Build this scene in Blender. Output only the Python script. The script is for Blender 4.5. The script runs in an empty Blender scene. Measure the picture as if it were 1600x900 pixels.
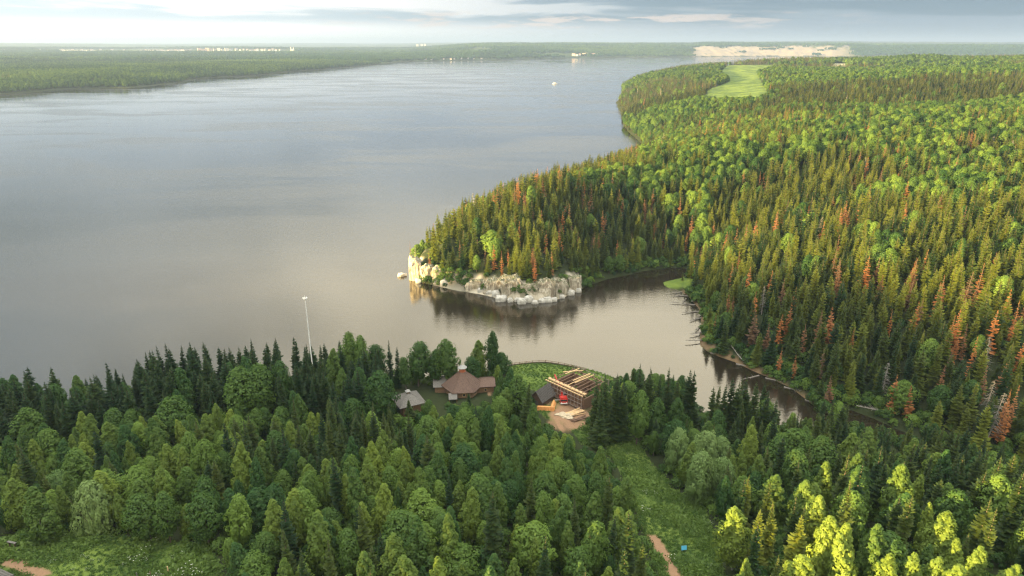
import bpy, math, random
import numpy as np
random.seed(7)
RNG = np.random.default_rng(11)
R = math.radians
scene = bpy.context.scene
col = scene.collection

# ------------------------------------------------------------------ camera, sky, sun, exposure
CAM_H = 120.0
PITCH = R(19.7)
FPX = 1066.67                      # focal length in pixels of the 1600 px wide photograph (24 mm lens)
cam_d = bpy.data.cameras.new('camera')
cam_d.sensor_width = 36; cam_d.lens = 24.0
cam_d.clip_start = 1.0; cam_d.clip_end = 150000
cam = bpy.data.objects.new('camera', cam_d); col.objects.link(cam)
cam.location = (0, 0, CAM_H); cam.rotation_euler = (R(90) - PITCH, 0, 0)
scene.camera = cam

SUN_EL = R(8.0)
SUN_DIR = np.array([math.cos(R(25)), math.sin(R(25))])      # ground direction in which the light travels
sun_from_az = math.atan2(-SUN_DIR[0], -SUN_DIR[1])          # clockwise from +Y
sd = bpy.data.lights.new('sun', 'SUN'); sd.energy = 5.0; sd.angle = R(0.53); sd.color = (1.0, 0.71, 0.29)
so = bpy.data.objects.new('sun', sd); col.objects.link(so)
so.rotation_euler = (R(90) - SUN_EL, 0, math.atan2(SUN_DIR[1], SUN_DIR[0]) - R(90))

scene.view_settings.view_transform = 'Standard'; scene.view_settings.look = 'None'
scene.view_settings.gamma = 1.0; scene.view_settings.use_curve_mapping = False
scene.view_settings.exposure = 2.85
scene.render.engine = 'CYCLES'
cy = scene.cycles
cy.max_bounces = 6; cy.diffuse_bounces = 3; cy.glossy_bounces = 2; cy.transmission_bounces = 3
cy.transparent_max_bounces = 4; cy.volume_bounces = 0
cy.use_denoising = True; cy.denoising_prefilter = 'NONE'
cy.filter_width = 1.3
cy.sample_clamp_indirect = 4.0


class NT:
    """small helper around a node tree"""
    def __init__(s, tree): s.t = tree; s.n = tree.nodes; s.l = tree.links; s.n.clear()
    def new(s, typ, **k):
        nd = s.n.new(typ)
        for a, v in k.items(): setattr(nd, a, v)
        return nd
    def put(s, sock, v):
        if isinstance(v, bpy.types.NodeSocket): s.l.new(v, sock)
        elif v is not None:
            if isinstance(v, (tuple, list)) and len(v) == 3 and sock.type == 'RGBA': v = (*v, 1)
            sock.default_value = v
    def math(s, op, a, b=None, c=None, clamp=False):
        m = s.new('ShaderNodeMath', operation=op, use_clamp=clamp)
        s.put(m.inputs[0], a)
        if b is not None: s.put(m.inputs[1], b)
        if c is not None: s.put(m.inputs[2], c)
        return m.outputs[0]
    def mix(s, f, a, b):
        m = s.new('ShaderNodeMix', data_type='RGBA')
        s.put(m.inputs[0], f); s.put(m.inputs[6], a); s.put(m.inputs[7], b)
        return m.outputs[2]
    def ramp(s, f, stops, interp='LINEAR'):
        r = s.new('ShaderNodeValToRGB'); r.color_ramp.interpolation = interp
        e = r.color_ramp.elements
        while len(e) < len(stops): e.new(0.5)
        for i, (p, c) in enumerate(stops):
            e[i].position = p; e[i].color = (*c, 1) if len(c) == 3 else c
        s.put(r.inputs[0], f); return r.outputs[0]
    def rng(s, v, a, b, c=0.0, d=1.0, smooth=True):
        m = s.new('ShaderNodeMapRange', interpolation_type='SMOOTHSTEP' if smooth else 'LINEAR')
        s.put(m.inputs[0], v); s.put(m.inputs[1], a); s.put(m.inputs[2], b); s.put(m.inputs[3], c); s.put(m.inputs[4], d)
        return m.outputs[0]
    def noise(s, vec, scale, detail=4, rough=0.5, dist=0.0):
        m = s.new('ShaderNodeTexNoise'); s.put(m.inputs['Vector'], vec)
        m.inputs['Scale'].default_value = scale; m.inputs['Detail'].default_value = detail
        m.inputs['Roughness'].default_value = rough; m.inputs['Distortion'].default_value = dist
        return m.outputs[0]
    def comb(s, x, y, z):
        m = s.new('ShaderNodeCombineXYZ'); s.put(m.inputs[0], x); s.put(m.inputs[1], y); s.put(m.inputs[2], z)
        return m.outputs[0]


def build_world():
    w = bpy.data.worlds.new('World'); scene.world = w; w.use_nodes = True
    T = NT(w.node_tree)
    sky = T.new('ShaderNodeTexSky', sky_type='NISHITA', sun_disc=False)
    sky.sun_elevation = SUN_EL; sky.sun_rotation = sun_from_az; sky.altitude = 200; sky.dust_density = 2.0
    tc = T.new('ShaderNodeTexCoord')
    sp = T.new('ShaderNodeSeparateXYZ'); T.l.new(tc.outputs['Generated'], sp.inputs[0])
    x, y, z = sp.outputs
    zc = T.math('MAXIMUM', z, 0.0)
    # layer of cloud high above: directions projected on a plane
    den = T.math('ADD', zc, 0.10)
    cx = T.math('DIVIDE', x, den); cyy = T.math('DIVIDE', y, den)
    n1 = T.noise(T.comb(cx, cyy, 0.0), 0.55, 6, 0.55, 0.4)
    cover = T.rng(n1, 0.30, 0.50)
    # azimuth in -1..1 over the picture's width, and height over the horizon
    az = T.math('DIVIDE', x, T.math('MAXIMUM', T.math('SQRT', T.math('ADD', T.math('MULTIPLY', x, x), T.math('MULTIPLY', y, y))), 0.01))
    # cloud colours: warm cream high in the middle, blue grey to the left, grey rain cloud to the right
    midaz = T.math('SUBTRACT', 1.0, T.rng(T.math('ABSOLUTE', T.math('SUBTRACT', az, 0.08)), 0.28, 0.75))
    high = T.rng(z, 0.17, 0.40)
    cool = T.mix(T.rng(n1, 0.35, 0.7), (3.5, 4.1, 4.3), (5.3, 5.9, 6.0))
    warm = T.mix(T.rng(n1, 0.35, 0.7), (9.8, 8.9, 6.6), (21.0, 18.4, 13.2))
    cloud = T.mix(T.math('MULTIPLY', midaz, high), cool, warm)
    c = T.mix(cover, sky.outputs[0], cloud)
    # long flat streaks near the horizon
    st = T.noise(T.comb(T.math('MULTIPLY', az, 3.2), T.math('MULTIPLY', z, 42.0), 3.3), 1.3, 5, 0.55, 0.3)
    left_white = T.mix(T.rng(az, -0.6, 0.45), (8.0, 7.8, 7.3), (1.8, 2.35, 2.75))
    streak = T.mix(T.rng(az, -0.6, 0.3), (4.4, 5.1, 5.4), (1.25, 1.8, 2.2))
    upmask = T.math('MULTIPLY', T.rng(st, 0.40, 0.56), T.rng(z, 0.016, 0.034))
    hz = T.mix(upmask, left_white, streak)
    # puffs of lit cumulus low over the far hills
    pf = T.noise(T.comb(T.math('MULTIPLY', az, 9.0), T.math('MULTIPLY', z, 70.0), 8.1), 1.6, 4, 0.6, 0.2)
    pmask = T.math('MULTIPLY', T.math('MULTIPLY', T.rng(pf, 0.50, 0.62), T.rng(z, 0.016, 0.024)),
                   T.math('MULTIPLY', T.math('SUBTRACT', 1.0, T.rng(z, 0.032, 0.046)), T.math('MULTIPLY', T.rng(az, -0.35, -0.05), T.math('SUBTRACT', 1.0, T.rng(az, 0.2, 0.5)))))
    hz = T.mix(T.math('MULTIPLY', pmask, 0.8), hz, (4.9, 4.2, 3.7))
    c = T.mix(T.rng(z, 0.50, 0.85), c, (17.0, 17.0, 16.0))
    c = T.mix(T.math('SUBTRACT', 1.0, T.rng(z, 0.10, 0.24)), c, T.mix(T.rng(n1, 0.35, 0.7), (2.5, 3.2, 3.9), (3.8, 4.5, 5.1)))
    low = T.math('SUBTRACT', 1.0, T.rng(z, 0.052, 0.085))
    c = T.mix(low, c, hz)
    bg = T.new('ShaderNodeBackground'); T.put(bg.inputs[0], c); bg.inputs[1].default_value = 0.05 * 0.53
    out = T.new('ShaderNodeOutputWorld'); T.l.new(bg.outputs[0], out.inputs[0])
build_world()

# ------------------------------------------------------------------ projection helpers (photo pixel <-> world)
FWD = np.array([0, math.cos(PITCH), -math.sin(PITCH)])
UPV = np.array([0, math.sin(PITCH), math.cos(PITCH)])

def proj(P):
    P = np.atleast_2d(np.asarray(P, float)); d = P - np.array([0, 0, CAM_H])
    dep = d @ FWD
    depc = np.where(dep > 1, dep, 1)
    return 800 + FPX * d[:, 0] / depc, 450 - FPX * (d @ UPV) / depc, dep

def ray(px, py):
    v = FWD + (px - 800) / FPX * np.array([1, 0, 0]) - (py - 450) / FPX * UPV
    return v

def W0(px, py, z=0.0):
    v = ray(px, py); t = (z - CAM_H) / v[2]
    return (v[0] * t, v[1] * t)

# ------------------------------------------------------------------ noise
def _h(ix, iy, seed):
    n = (ix.astype(np.int64) * 374761393 + iy.astype(np.int64) * 668265263 + seed * 974634777) & 0xffffffff
    n = ((n ^ (n >> 13)) * 1274126177) & 0xffffffff
    return ((n ^ (n >> 16)) & 0xffff) / 65535.0

def vn(x, y, seed=0):
    x = np.asarray(x, float); y = np.asarray(y, float)
    ix = np.floor(x); iy = np.floor(y); fx = x - ix; fy = y - iy
    fx = fx * fx * (3 - 2 * fx); fy = fy * fy * (3 - 2 * fy)
    a = _h(ix, iy, seed); b = _h(ix + 1, iy, seed); c = _h(ix, iy + 1, seed); d = _h(ix + 1, iy + 1, seed)
    return (a * (1 - fx) + b * fx) * (1 - fy) + (c * (1 - fx) + d * fx) * fy

def fbm(x, y, seed=0, octs=4):
    s = 0; a = 0.5; t = 0
    for o in range(octs):
        s = s + a * vn(x * 2 ** o, y * 2 ** o, seed + o * 17); t += a; a *= 0.5
    return s / t            # 0..1

def sm(x, a, b):
    t = np.clip((np.asarray(x, float) - a) / (b - a), 0, 1); return t * t * (3 - 2 * t)

# ------------------------------------------------------------------ shorelines
NEAR = [W0(*p) for p in [(-100, 662), (0, 655), (100, 636), (250, 606), (400, 596), (600, 594), (640, 590), (700, 590), (745, 585),
        (800, 570), (840, 567), (880, 571), (930, 582), (985, 600), (1040, 618), (1085, 638), (1120, 652), (1180, 662), (1230, 664), (1290, 672),
        (1350, 676), (1400, 690), (1460, 715), (1540, 750), (1640, 785), (1800, 830)]]
NEAR = [(-1500, 420), (-900, 330), (-500, 250), (-260, 214)] + NEAR + [(420, 150), (900, 60), (3000, -200), (3000, -3000), (-3000, -3000), (-3000, 500)]
RIGHT = [W0(*p) for p in [(1820, 810), (1640, 768), (1540, 735), (1470, 702), (1420, 676), (1370, 655), (1330, 640), (1285, 645), (1262, 626), (1235, 606), (1200, 590), (1150, 567),
        (1108, 551), (1096, 540), (1097, 510), (1090, 480), (1078, 462), (1060, 452), (1040, 448), (1036, 441), (1060, 437), (1078, 430), (1080, 420),
        (1050, 417), (1000, 424), (950, 436), (925, 446), (905, 456), (880, 466), (850, 473), (815, 472), (780, 466), (740, 458), (700, 450), (665, 444), (640, 436),
        (637, 426), (646, 412), (668, 392), (712, 362), (780, 330), (860, 300), (940, 272), (995, 248), (1008, 228), (992, 216), (976, 198), (972, 184), (963, 160)]]
RIGHT = [(3200, -140), (1000, 90), (500, 170)] + RIGHT[2:] + [(275, 1750), (330, 2150), (520, 2650), (900, 3000), (1500, 3300), (2600, 3700), (5000, 4600), (9000, 3000)]
FARB = [W0(*p) for p in [(-160, 152), (0, 147), (60, 144), (110, 139.5), (200, 137), (285, 129), (300, 124), (400, 117), (450, 112), (510, 108.5), (540, 105.5), (580, 102.5), (612, 98.5), (650, 96),
        (700, 95), (800, 93), (900, 91), (1000, 89.5), (1080, 89), (1200, 88), (1350, 88.5), (1650, 89)]]
FARB = [(-4000, 900)] + FARB + [(30000, 9000), (90000, 60000), (0, 110000), (-90000, 60000), (-60000, 3000)]

def sdf(poly, x, y):
    """signed distance, positive inside"""
    P = np.array(poly); Q = np.roll(P, -1, 0)
    best = np.full(x.shape, 1e18); ins = np.zeros(x.shape, bool)
    for (ax, ay), (bx, by) in zip(P, Q):
        dx, dy = bx - ax, by - ay; L = dx * dx + dy * dy + 1e-9
        t = np.clip(((x - ax) * dx + (y - ay) * dy) / L, 0, 1)
        d = (x - ax - t * dx) ** 2 + (y - ay - t * dy) ** 2
        best = np.minimum(best, d)
        if dy != 0:
            c = ((ay > y) != (by > y)) & (x < (bx - ax) * (y - ay) / dy + ax)
            ins ^= c
    return np.where(ins, 1, -1) * np.sqrt(best)

def inpoly(poly, x, y):
    P = np.array(poly, float); Q = np.roll(P, -1, 0); ins = np.zeros(np.shape(x), bool)
    for (ax, ay), (bx, by) in zip(P, Q):
        if by != ay: ins ^= ((ay > y) != (by > y)) & (x < (bx - ax) * (y - ay) / (by - ay) + ax)
    return ins

SN = np.array([-SUN_DIR[1], SUN_DIR[0]])
CLIFF_A, CLIFF_B = W0(690, 448), W0(905, 456)

def land(x, y):
    """returns height and the three inside distances"""
    x = np.asarray(x, float); y = np.asarray(y, float)
    r = np.hypot(x, y)
    wob = (fbm(x / 30, y / 30, 5, 3) - 0.5) * np.clip(r / 60, 3, 10)
    wobF = (fbm(x / 260, y / 260, 9, 4) - 0.5) * 130
    dn = sdf(NEAR, x, y) + wob * 0.6; dr = sdf(RIGHT, x, y) + wob * 0.8; df = sdf(FARB, x, y) + wobF
    big = fbm(x / 160, y / 160, 21, 4) - 0.5
    # near bank
    hn = np.interp(dn, [-40, -6, 0, 2, 50, 115, 200, 420, 1500], [-8, -2.5, 0, 1.4, 4.5, 21, 31, 44, 70]) + big * 7 * sm(dn, 50, 140)
    hn = hn + 17 * np.exp(-((x - 105) / 52) ** 2 - ((y - 108) / 42) ** 2) * sm(dn, 3, 50)
    s = x * SUN_DIR[0] + y * SUN_DIR[1]; p = x * SN[0] + y * SN[1]
    ridge = np.interp(p, [-400, -100, 0, 62, 92, 120, 170, 244, 317, 350, 400, 520], [60, 76, 83, 87, 103, 121, 125, 108, 86, 50, 34, 20])  # unseen hill behind the camera, crest shaped to put the near bank in shade
    hn = np.where(dn > 0, np.maximum(hn, ridge * np.exp(-((s + 500) / 170) ** 2) * sm(dn, 0, 60)), hn)
    # right bank with the cape
    hr = np.interp(dr, [-40, -6, 0, 3, 10, 30, 60, 150, 350, 800, 2000, 4500], [-8, -2.5, 0, 1.5, 4, 13, 25, 41, 54, 70, 106, 128])
    hr = hr + big * 12 * sm(dr, 40, 300) + (fbm(x / 420, y / 300, 33, 3) - .5) * 46 * sm(dr, 180, 700)
    inc = sm(x, CLIFF_A[0] - 4, CLIFF_A[0] + 5) * (1 - sm(x, CLIFF_B[0] - 3, CLIFF_B[0] + 5)) * sm(y, 280, 300) * (1 - sm(y, 460, 500))
    hr = hr + inc * 5.0 * sm(dr, 2.5, 6.0)
    tip = 1 - sm(np.hypot(x - W0(655, 425)[0], y - W0(655, 425)[1]), 12, 26)
    hr = hr + tip * 7 * sm(dr, 2, 8)
    # far bank
    az = np.arctan2(x, y)
    lowp = np.interp(df, [-200, -20, 0, 20, 300, 2500, 9000, 30000, 60000], [-12, -3, 0, 4, 20, 38, 75, 150, 190])
    highp = np.interp(df, [-200, -20, 0, 40, 400, 1200, 4000, 30000, 60000], [-12, -3, 0, 8, 48, 82, 112, 165, 190])
    k = sm(az, -0.16, -0.02)
    hf = lowp * (1 - k) + highp * k
    hf = hf + (fbm(x / 1500, y / 1500, 41, 4) - 0.5) * 50 * sm(df, 150, 1500) + (fbm(x / 5000, y / 5000, 47, 2) - 0.5) * 70 * sm(df, 2000, 9000)
    # quarry scarp
    hq = sm(az, 0.242, 0.262) * (1 - sm(az, 0.43, 0.47))
    hf = hf + hq * sm(df, 0, 1500) * 14
    h = np.maximum(np.maximum(hn, hr), hf)
    return h, dn, dr, df

def G(px, py):
    """point of the ground seen at a photo pixel"""
    v = ray(px, py); v = v / np.linalg.norm(v)
    t = np.concatenate([np.arange(60, 900, 0.6), np.arange(900, 4000, 4), np.arange(4000, 14000, 20)])
    X = v[0] * t; Y = v[1] * t; Z = CAM_H + v[2] * t
    h = np.maximum(land(X, Y)[0], 0)
    i = int(np.argmax(Z <= h))
    return np.array([X[i], Y[i], h[i]])

# ------------------------------------------------------------------ materials
def mat(name): m = bpy.data.materials.new(name); m.use_nodes = True; return m, NT(m.node_tree)

def simple(name, c, rough=0.7, var=0.25, scale=3.0, metal=0.0, stretch=(1, 1, 1), bump=0.0):
    m, T = mat(name)
    tc = T.new('ShaderNodeTexCoord'); mp = T.new('ShaderNodeMapping'); T.l.new(tc.outputs['Object'], mp.inputs[0])
    mp.inputs['Scale'].default_value = stretch
    n = T.noise(mp.outputs[0], scale, 5, 0.6)
    dk = tuple(v * (1 - var) for v in c); lt = tuple(min(1, v * (1 + var)) for v in c)
    b = T.new('ShaderNodeBsdfPrincipled')
    T.put(b.inputs['Base Color'], T.ramp(n, [(0.3, dk), (0.7, lt)])); b.inputs['Roughness'].default_value = rough
    b.inputs['Metallic'].default_value = metal
    if bump:
        bp = T.new('ShaderNodeBump'); bp.inputs['Strength'].default_value = bump; bp.inputs['Distance'].default_value = 0.1
        T.put(bp.inputs['Height'], n); T.l.new(bp.outputs[0], b.inputs['Normal'])
    o = T.new('ShaderNodeOutputMaterial'); T.l.new(b.outputs[0], o.inputs[0]); return m

def leaf_mat(name, c0, c1, trans=0.35, tip=None):
    m, T = mat(name)
    at = T.new('ShaderNodeAttribute', attribute_type='INSTANCER', attribute_name='tint')
    tc = T.new('ShaderNodeTexCoord')
    n = T.noise(tc.outputs['Object'], 0.9, 3, 0.6)
    f = T.math('ADD', at.outputs['Fac'], T.math('MULTIPLY', T.math('SUBTRACT', n, 0.5), 0.7), clamp=True)
    c = T.mix(f, c0, c1)
    d = T.new('ShaderNodeBsdfDiffuse'); T.put(d.inputs[0], c)
    t = T.new('ShaderNodeBsdfTranslucent')
    hs = T.new('ShaderNodeHueSaturation'); T.put(hs.inputs['Color'], c); hs.inputs['Value'].default_value = 1.25; hs.inputs['Saturation'].default_value = 1.1
    T.l.new(hs.outputs[0], t.inputs[0])
    mx = T.new('ShaderNodeMixShader'); mx.inputs[0].default_value = trans
    T.l.new(d.outputs[0], mx.inputs[1]); T.l.new(t.outputs[0], mx.inputs[2])
    gl = T.new('ShaderNodeBsdfGlossy'); gl.inputs['Roughness'].default_value = 0.55; gl.inputs['Color'].default_value = (1, 1, 1, 1)
    m2 = T.new('ShaderNodeMixShader'); m2.inputs[0].default_value = 0.012
    T.l.new(mx.outputs[0], m2.inputs[1]); T.l.new(gl.outputs[0], m2.inputs[2])
    o = T.new('ShaderNodeOutputMaterial'); T.l.new(m2.outputs[0], o.inputs[0]); return m

M = {}
M['spruce'] = leaf_mat('spruce_needles', (0.012, 0.034, 0.011), (0.14, 0.165, 0.020), 0.15)
M['broad'] = leaf_mat('broad_leaves', (0.024, 0.066, 0.014), (0.14, 0.22, 0.034), 0.22)
M['birch'] = leaf_mat('birch_leaves', (0.030, 0.080, 0.018), (0.155, 0.215, 0.030), 0.25)
M['willow'] = leaf_mat('willow_leaves', (0.07, 0.14, 0.035), (0.19, 0.27, 0.085), 0.22)
M['dead'] = leaf_mat('dead_needles', (0.13, 0.085, 0.05), (0.40, 0.155, 0.045), 0.2)
M['bare'] = simple('bare_wood', (0.22, 0.20, 0.175), 0.9, 0.3, 4)
M['bark'] = simple('bark', (0.10, 0.075, 0.055), 0.95, 0.35, 6, stretch=(1, 1, .3))
M['birchbark'] = simple('birch_bark', (0.55, 0.53, 0.48), 0.8, 0.35, 3, stretch=(1, 1, 2.5))
M['grass'] = leaf_mat('meadow_grass', (0.055, 0.11, 0.022), (0.13, 0.20, 0.04), 0.3)
M['umbel'] = simple('white_flowers', (0.42, 0.44, 0.33), 0.8, 0.15)
M['rock'] = None

# ------------------------------------------------------------------ mesh helpers
class MB:
    """collects faces of one mesh"""
    def __init__(s): s.v = []; s.f = []; s.m = []
    def add(s, V, F, mi=0):
        o = len(s.v); s.v += [tuple(map(float, q)) for q in V]; s.f += [tuple(i + o for i in q) for q in F]; s.m += [mi] * len(F)
    def box(s, c, size, rz=0.0, mi=0, rx=0.0, ry=0.0):
        a, b, d = size[0] / 2, size[1] / 2, size[2] / 2
        V = np.array([[x, y, z] for x in (-a, a) for y in (-b, b) for z in (-d, d)])
        if rx: V = V @ np.array([[1, 0, 0], [0, math.cos(rx), math.sin(rx)], [0, -math.sin(rx), math.cos(rx)]])
        if ry: V = V @ np.array([[math.cos(ry), 0, -math.sin(ry)], [0, 1, 0], [math.sin(ry), 0, math.cos(ry)]])
        if rz: V = V @ np.array([[math.cos(rz), math.sin(rz), 0], [-math.sin(rz), math.cos(rz), 0], [0, 0, 1]])
        s.add(V + np.array(c), [(0, 1, 3, 2), (4, 6, 7, 5), (0, 4, 5, 1), (2, 3, 7, 6), (0, 2, 6, 4), (1, 5, 7, 3)], mi)
    def tube(s, pts, radii, n=6, mi=0, cap=True):
        pts = [np.array(p, float) for p in pts]; rings = []
        for i, p in enumerate(pts):
            d = pts[min(i + 1, len(pts) - 1)] - pts[max(i - 1, 0)]; d = d / (np.linalg.norm(d) + 1e-9)
            a = np.cross(d, [0.13, 0.31, 0.94]) if abs(d[2]) < 0.9 else np.cross(d, [1, 0.1, 0]); a /= np.linalg.norm(a) + 1e-9
            b = np.cross(d, a)
            rings.append([p + radii[i] * (math.cos(t) * a + math.sin(t) * b) for t in np.linspace(0, 2 * math.pi, n, endpoint=False)])
        V = [q for r_ in rings for q in r_]; F = []
        for i in range(len(pts) - 1):
            for k in range(n): F.append((i * n + k, i * n + (k + 1) % n, (i + 1) * n + (k + 1) % n, (i + 1) * n + k))
        if cap: F.append(tuple(range(n))[::-1]); F.append(tuple((len(pts) - 1) * n + k for k in range(n)))
        s.add(V, F, mi)
    def bar(s, p, q, w, h=None, mi=0):
        """rectangular beam between two points"""
        h = h or w; p = np.array(p, float); q = np.array(q, float); d = q - p; L = np.linalg.norm(d); d /= L
        a = np.cross(d, [0, 0, 1.0])
        if np.linalg.norm(a) < 1e-3: a = np.array([1.0, 0, 0])
        a /= np.linalg.norm(a); b = np.cross(a, d)
        V = [o + sx * a * w / 2 + sy * b * h / 2 for o in (p, q) for sx, sy in ((-1, -1), (1, -1), (1, 1), (-1, 1))]
        s.add(V, [(3, 2, 1, 0), (4, 5, 6, 7), (0, 1, 5, 4), (1, 2, 6, 5), (2, 3, 7, 6), (3, 0, 4, 7)], mi)
    def mesh(s, name, mats, smooth=False):
        me = bpy.data.meshes.new(name); me.from_pydata(s.v, [], s.f)
        for m in (mats if isinstance(mats, (list, tuple)) else [mats]): me.materials.append(m)
        if len(me.materials) > 1: me.polygons.foreach_set('material_index', s.m)
        if smooth: me.polygons.foreach_set('use_smooth', [True] * len(me.polygons))
        me.update(); return me
    def build(s, name, mats, parent=None, loc=None, rz=0.0, smooth=False, label=None):
        o = bpy.data.objects.new(name, s.mesh(name, mats, smooth)); col.objects.link(o)
        if parent: o.parent = parent
        if loc is not None: o.location = loc
        o.rotation_euler[2] = rz
        if label: o['label'] = label
        return o

def tag(o, label, cat=None, group=None, kind=None):
    o['label'] = label
    if cat: o['category'] = cat
    if group: o['group'] = group
    if kind: o['kind'] = kind
    return o

def empty(name, loc, rz=0.0, label=None, cat=None, group=None):
    o = bpy.data.objects.new(name, None); col.objects.link(o); o.location = loc; o.rotation_euler[2] = rz
    o.empty_display_size = 1
    if label: tag(o, label, cat, group)
    return o

def np_mesh(name, V, F, mats, mi=None):
    """F: (n,4) or (n,3) array"""
    me = bpy.data.meshes.new(name); V = np.asarray(V, np.float32); F = np.asarray(F, np.int32); k = F.shape[1]
    me.vertices.add(len(V)); me.vertices.foreach_set('co', V.ravel())
    me.loops.add(F.size); me.loops.foreach_set('vertex_index', F.ravel())
    me.polygons.add(len(F)); me.polygons.foreach_set('loop_start', np.arange(0, F.size, k, dtype=np.int32))
    me.polygons.foreach_set('loop_total', np.full(len(F), k, np.int32))
    for m in mats: me.materials.append(m)
    if mi is not None: me.polygons.foreach_set('material_index', np.asarray(mi, np.int32))
    me.update(calc_edges=True); return me

# ------------------------------------------------------------------ ground
def seg_dist(pts, x, y):
    best = np.full(x.shape, 1e9)
    for (ax, ay), (bx, by) in zip(pts[:-1], pts[1:]):
        dx, dy = bx - ax, by - ay; t = np.clip(((x - ax) * dx + (y - ay) * dy) / (dx * dx + dy * dy), 0, 1)
        best = np.minimum(best, np.hypot(x - ax - t * dx, y - ay - t * dy))
    return best

MEADOW_R = [(885, 662), (930, 668), (1000, 695), (1020, 725), (1050, 765), (1105, 800), (1135, 905), (1032, 905), (1008, 835), (985, 765), (955, 712), (905, 690)]
CLEAR_L = [(-20, 838), (60, 850), (130, 828), (215, 842), (330, 852), (350, 905), (-20, 905)]
SITE = [(798, 566), (860, 568), (930, 574), (960, 570), (958, 592), (915, 598), (914, 662), (866, 662), (838, 640), (838, 612), (800, 592)]
FAR_MEADOW = [(1100, 152), (1108, 140), (1138, 128), (1122, 114), (1136, 102), (1220, 101), (1186, 118), (1190, 128), (1205, 152), (1185, 164), (1120, 165), (1100, 158)]
SMALL_MEADOW = [(1290, 180), (1292, 172), (1330, 171), (1326, 179)]
BROWN_FIELD = [(1300, 106), (1302, 99), (1322, 99), (1321, 106)]
FAR_FIELDS = [[(-30, 81), (-30, 77.5), (44, 78), (42, 80)], [(44, 79.5), (52, 77), (150, 78.5), (140, 80.5)], [(225, 80.5), (225, 79), (290, 79), (292, 80.8)]]
path_px = [[(1075, 935), (1050, 890), (1034, 862), (1020, 840)], [(872, 648), (872, 662), (878, 672)],
           [(-30, 872), (12, 866), (38, 858), (64, 848), (80, 838)], [(70, 900), (30, 886), (8, 878)], [(760, 592), (768, 602), (764, 618)]]
PATHS = [[tuple(G(*p)[:2]) for p in q] for q in path_px]
SITE_C = G(888, 648)[:2]

def grid_attrs(x, y, h, dn, dr, df):
    px, py, dep = proj(np.stack([x, y, np.maximum(h, 0)], 1))
    inn = (dep > 10) & (dn > 0)
    mud = [W0(*q) for q in [(1068, 456), (1084, 472), (1098, 500), (1100, 542), (1150, 566), (1200, 590), (1262, 626)]]
    dirt = (1 - sm(seg_dist(mud, x, y) + (fbm(x / 2, y / 2, 3, 2) - .5) * 2, .8, 2.4)) * .5
    for q, w in zip(PATHS, (1.5, 1.5, 1.5, 1.6, 0.9)):
        dirt = np.maximum(dirt, 1 - sm(seg_dist(q, x, y) + (fbm(x / 2, y / 2, 3, 2) - .5) * 1.2, w * .6, w))
    e = np.hypot((x - SITE_C[0]) / 8.5, (y - SITE_C[1]) / 12)
    dirt = np.maximum(dirt, (1 - sm(e + (fbm(x / 4, y / 4, 6, 3) - .5) * .9, .7, 1.1)))
    mead = np.zeros_like(x)
    for p in (MEADOW_R, CLEAR_L, SITE):
        mead = np.maximum(mead, (inpoly(p, px, py) & inn).astype(float))
    mead = np.maximum(mead, ((inpoly(FAR_MEADOW, px, py) | inpoly(SMALL_MEADOW, px, py)) & (dr > 0) & (dep > 10)).astype(float) * 1.0)
    spit = [(1034, 449), (1034, 434), (1078, 430), (1085, 452)]
    mead = np.maximum(mead, (inpoly(spit, px, py) & (dr > 0)).astype(float))
    fld = np.zeros_like(x)
    for p in FAR_FIELDS: fld = np.maximum(fld, (inpoly(p, px, py) & (df > 0)).astype(float))
    fld = np.maximum(fld, (inpoly(BROWN_FIELD, px, py) & (dr > 0)).astype(float))
    az = np.arctan2(x, y)
    # bare limestone of the quarry on the far bank
    q = sm(az, 0.240, 0.252) * (1 - sm(az, 0.41, 0.46)) * (h > fbm(az * 40, df / 200, 61, 3) * 9) * (1 - sm(df + (fbm(az * 90, df / 300, 66, 3) - .5) * 900, 900, 1300)) * (df > 0)
    q = q * (fbm(az * 120, h / 12, 63, 4) > 0.27)
    cz = sm(x, CLIFF_A[0] - 8, CLIFF_A[0] - 2) * (.55 + .45 * sm(x, CLIFF_A[0] + 13, CLIFF_A[0] + 19)) * (1 - sm(x, CLIFF_B[0] - 1, CLIFF_B[0] + 4)) * (y > 280) * (y < 440)
    cz = np.maximum(cz, 1 - sm(np.hypot(x - W0(655, 425)[0], y - W0(655, 425)[1]), 10, 14))
    cliff = cz * (dr > -3) * (1 - sm(dr + (fbm(x / 3, y / 3, 171, 3) - .5) * 5, 5.5, 8)) * (.45 + .55 * (fbm(x / 2.5, y / 2.5, 173, 2) > .4))
    return dirt, mead, fld, q, cliff

def polar_sheet(zfun=None):
    fine = np.linspace(R(-46), R(46), 640)
    coarse = np.concatenate([np.linspace(R(46), R(314), 190)[1:-1]])
    ang = np.concatenate([fine, coarse])
    rad = np.concatenate([[0.0], np.geomspace(12, 27000, 800)])
    A, Rr = np.meshgrid(ang, rad[1:]); x = (Rr * np.sin(A)).ravel(); y = (Rr * np.cos(A)).ravel()
    return ang, rad, x, y

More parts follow.
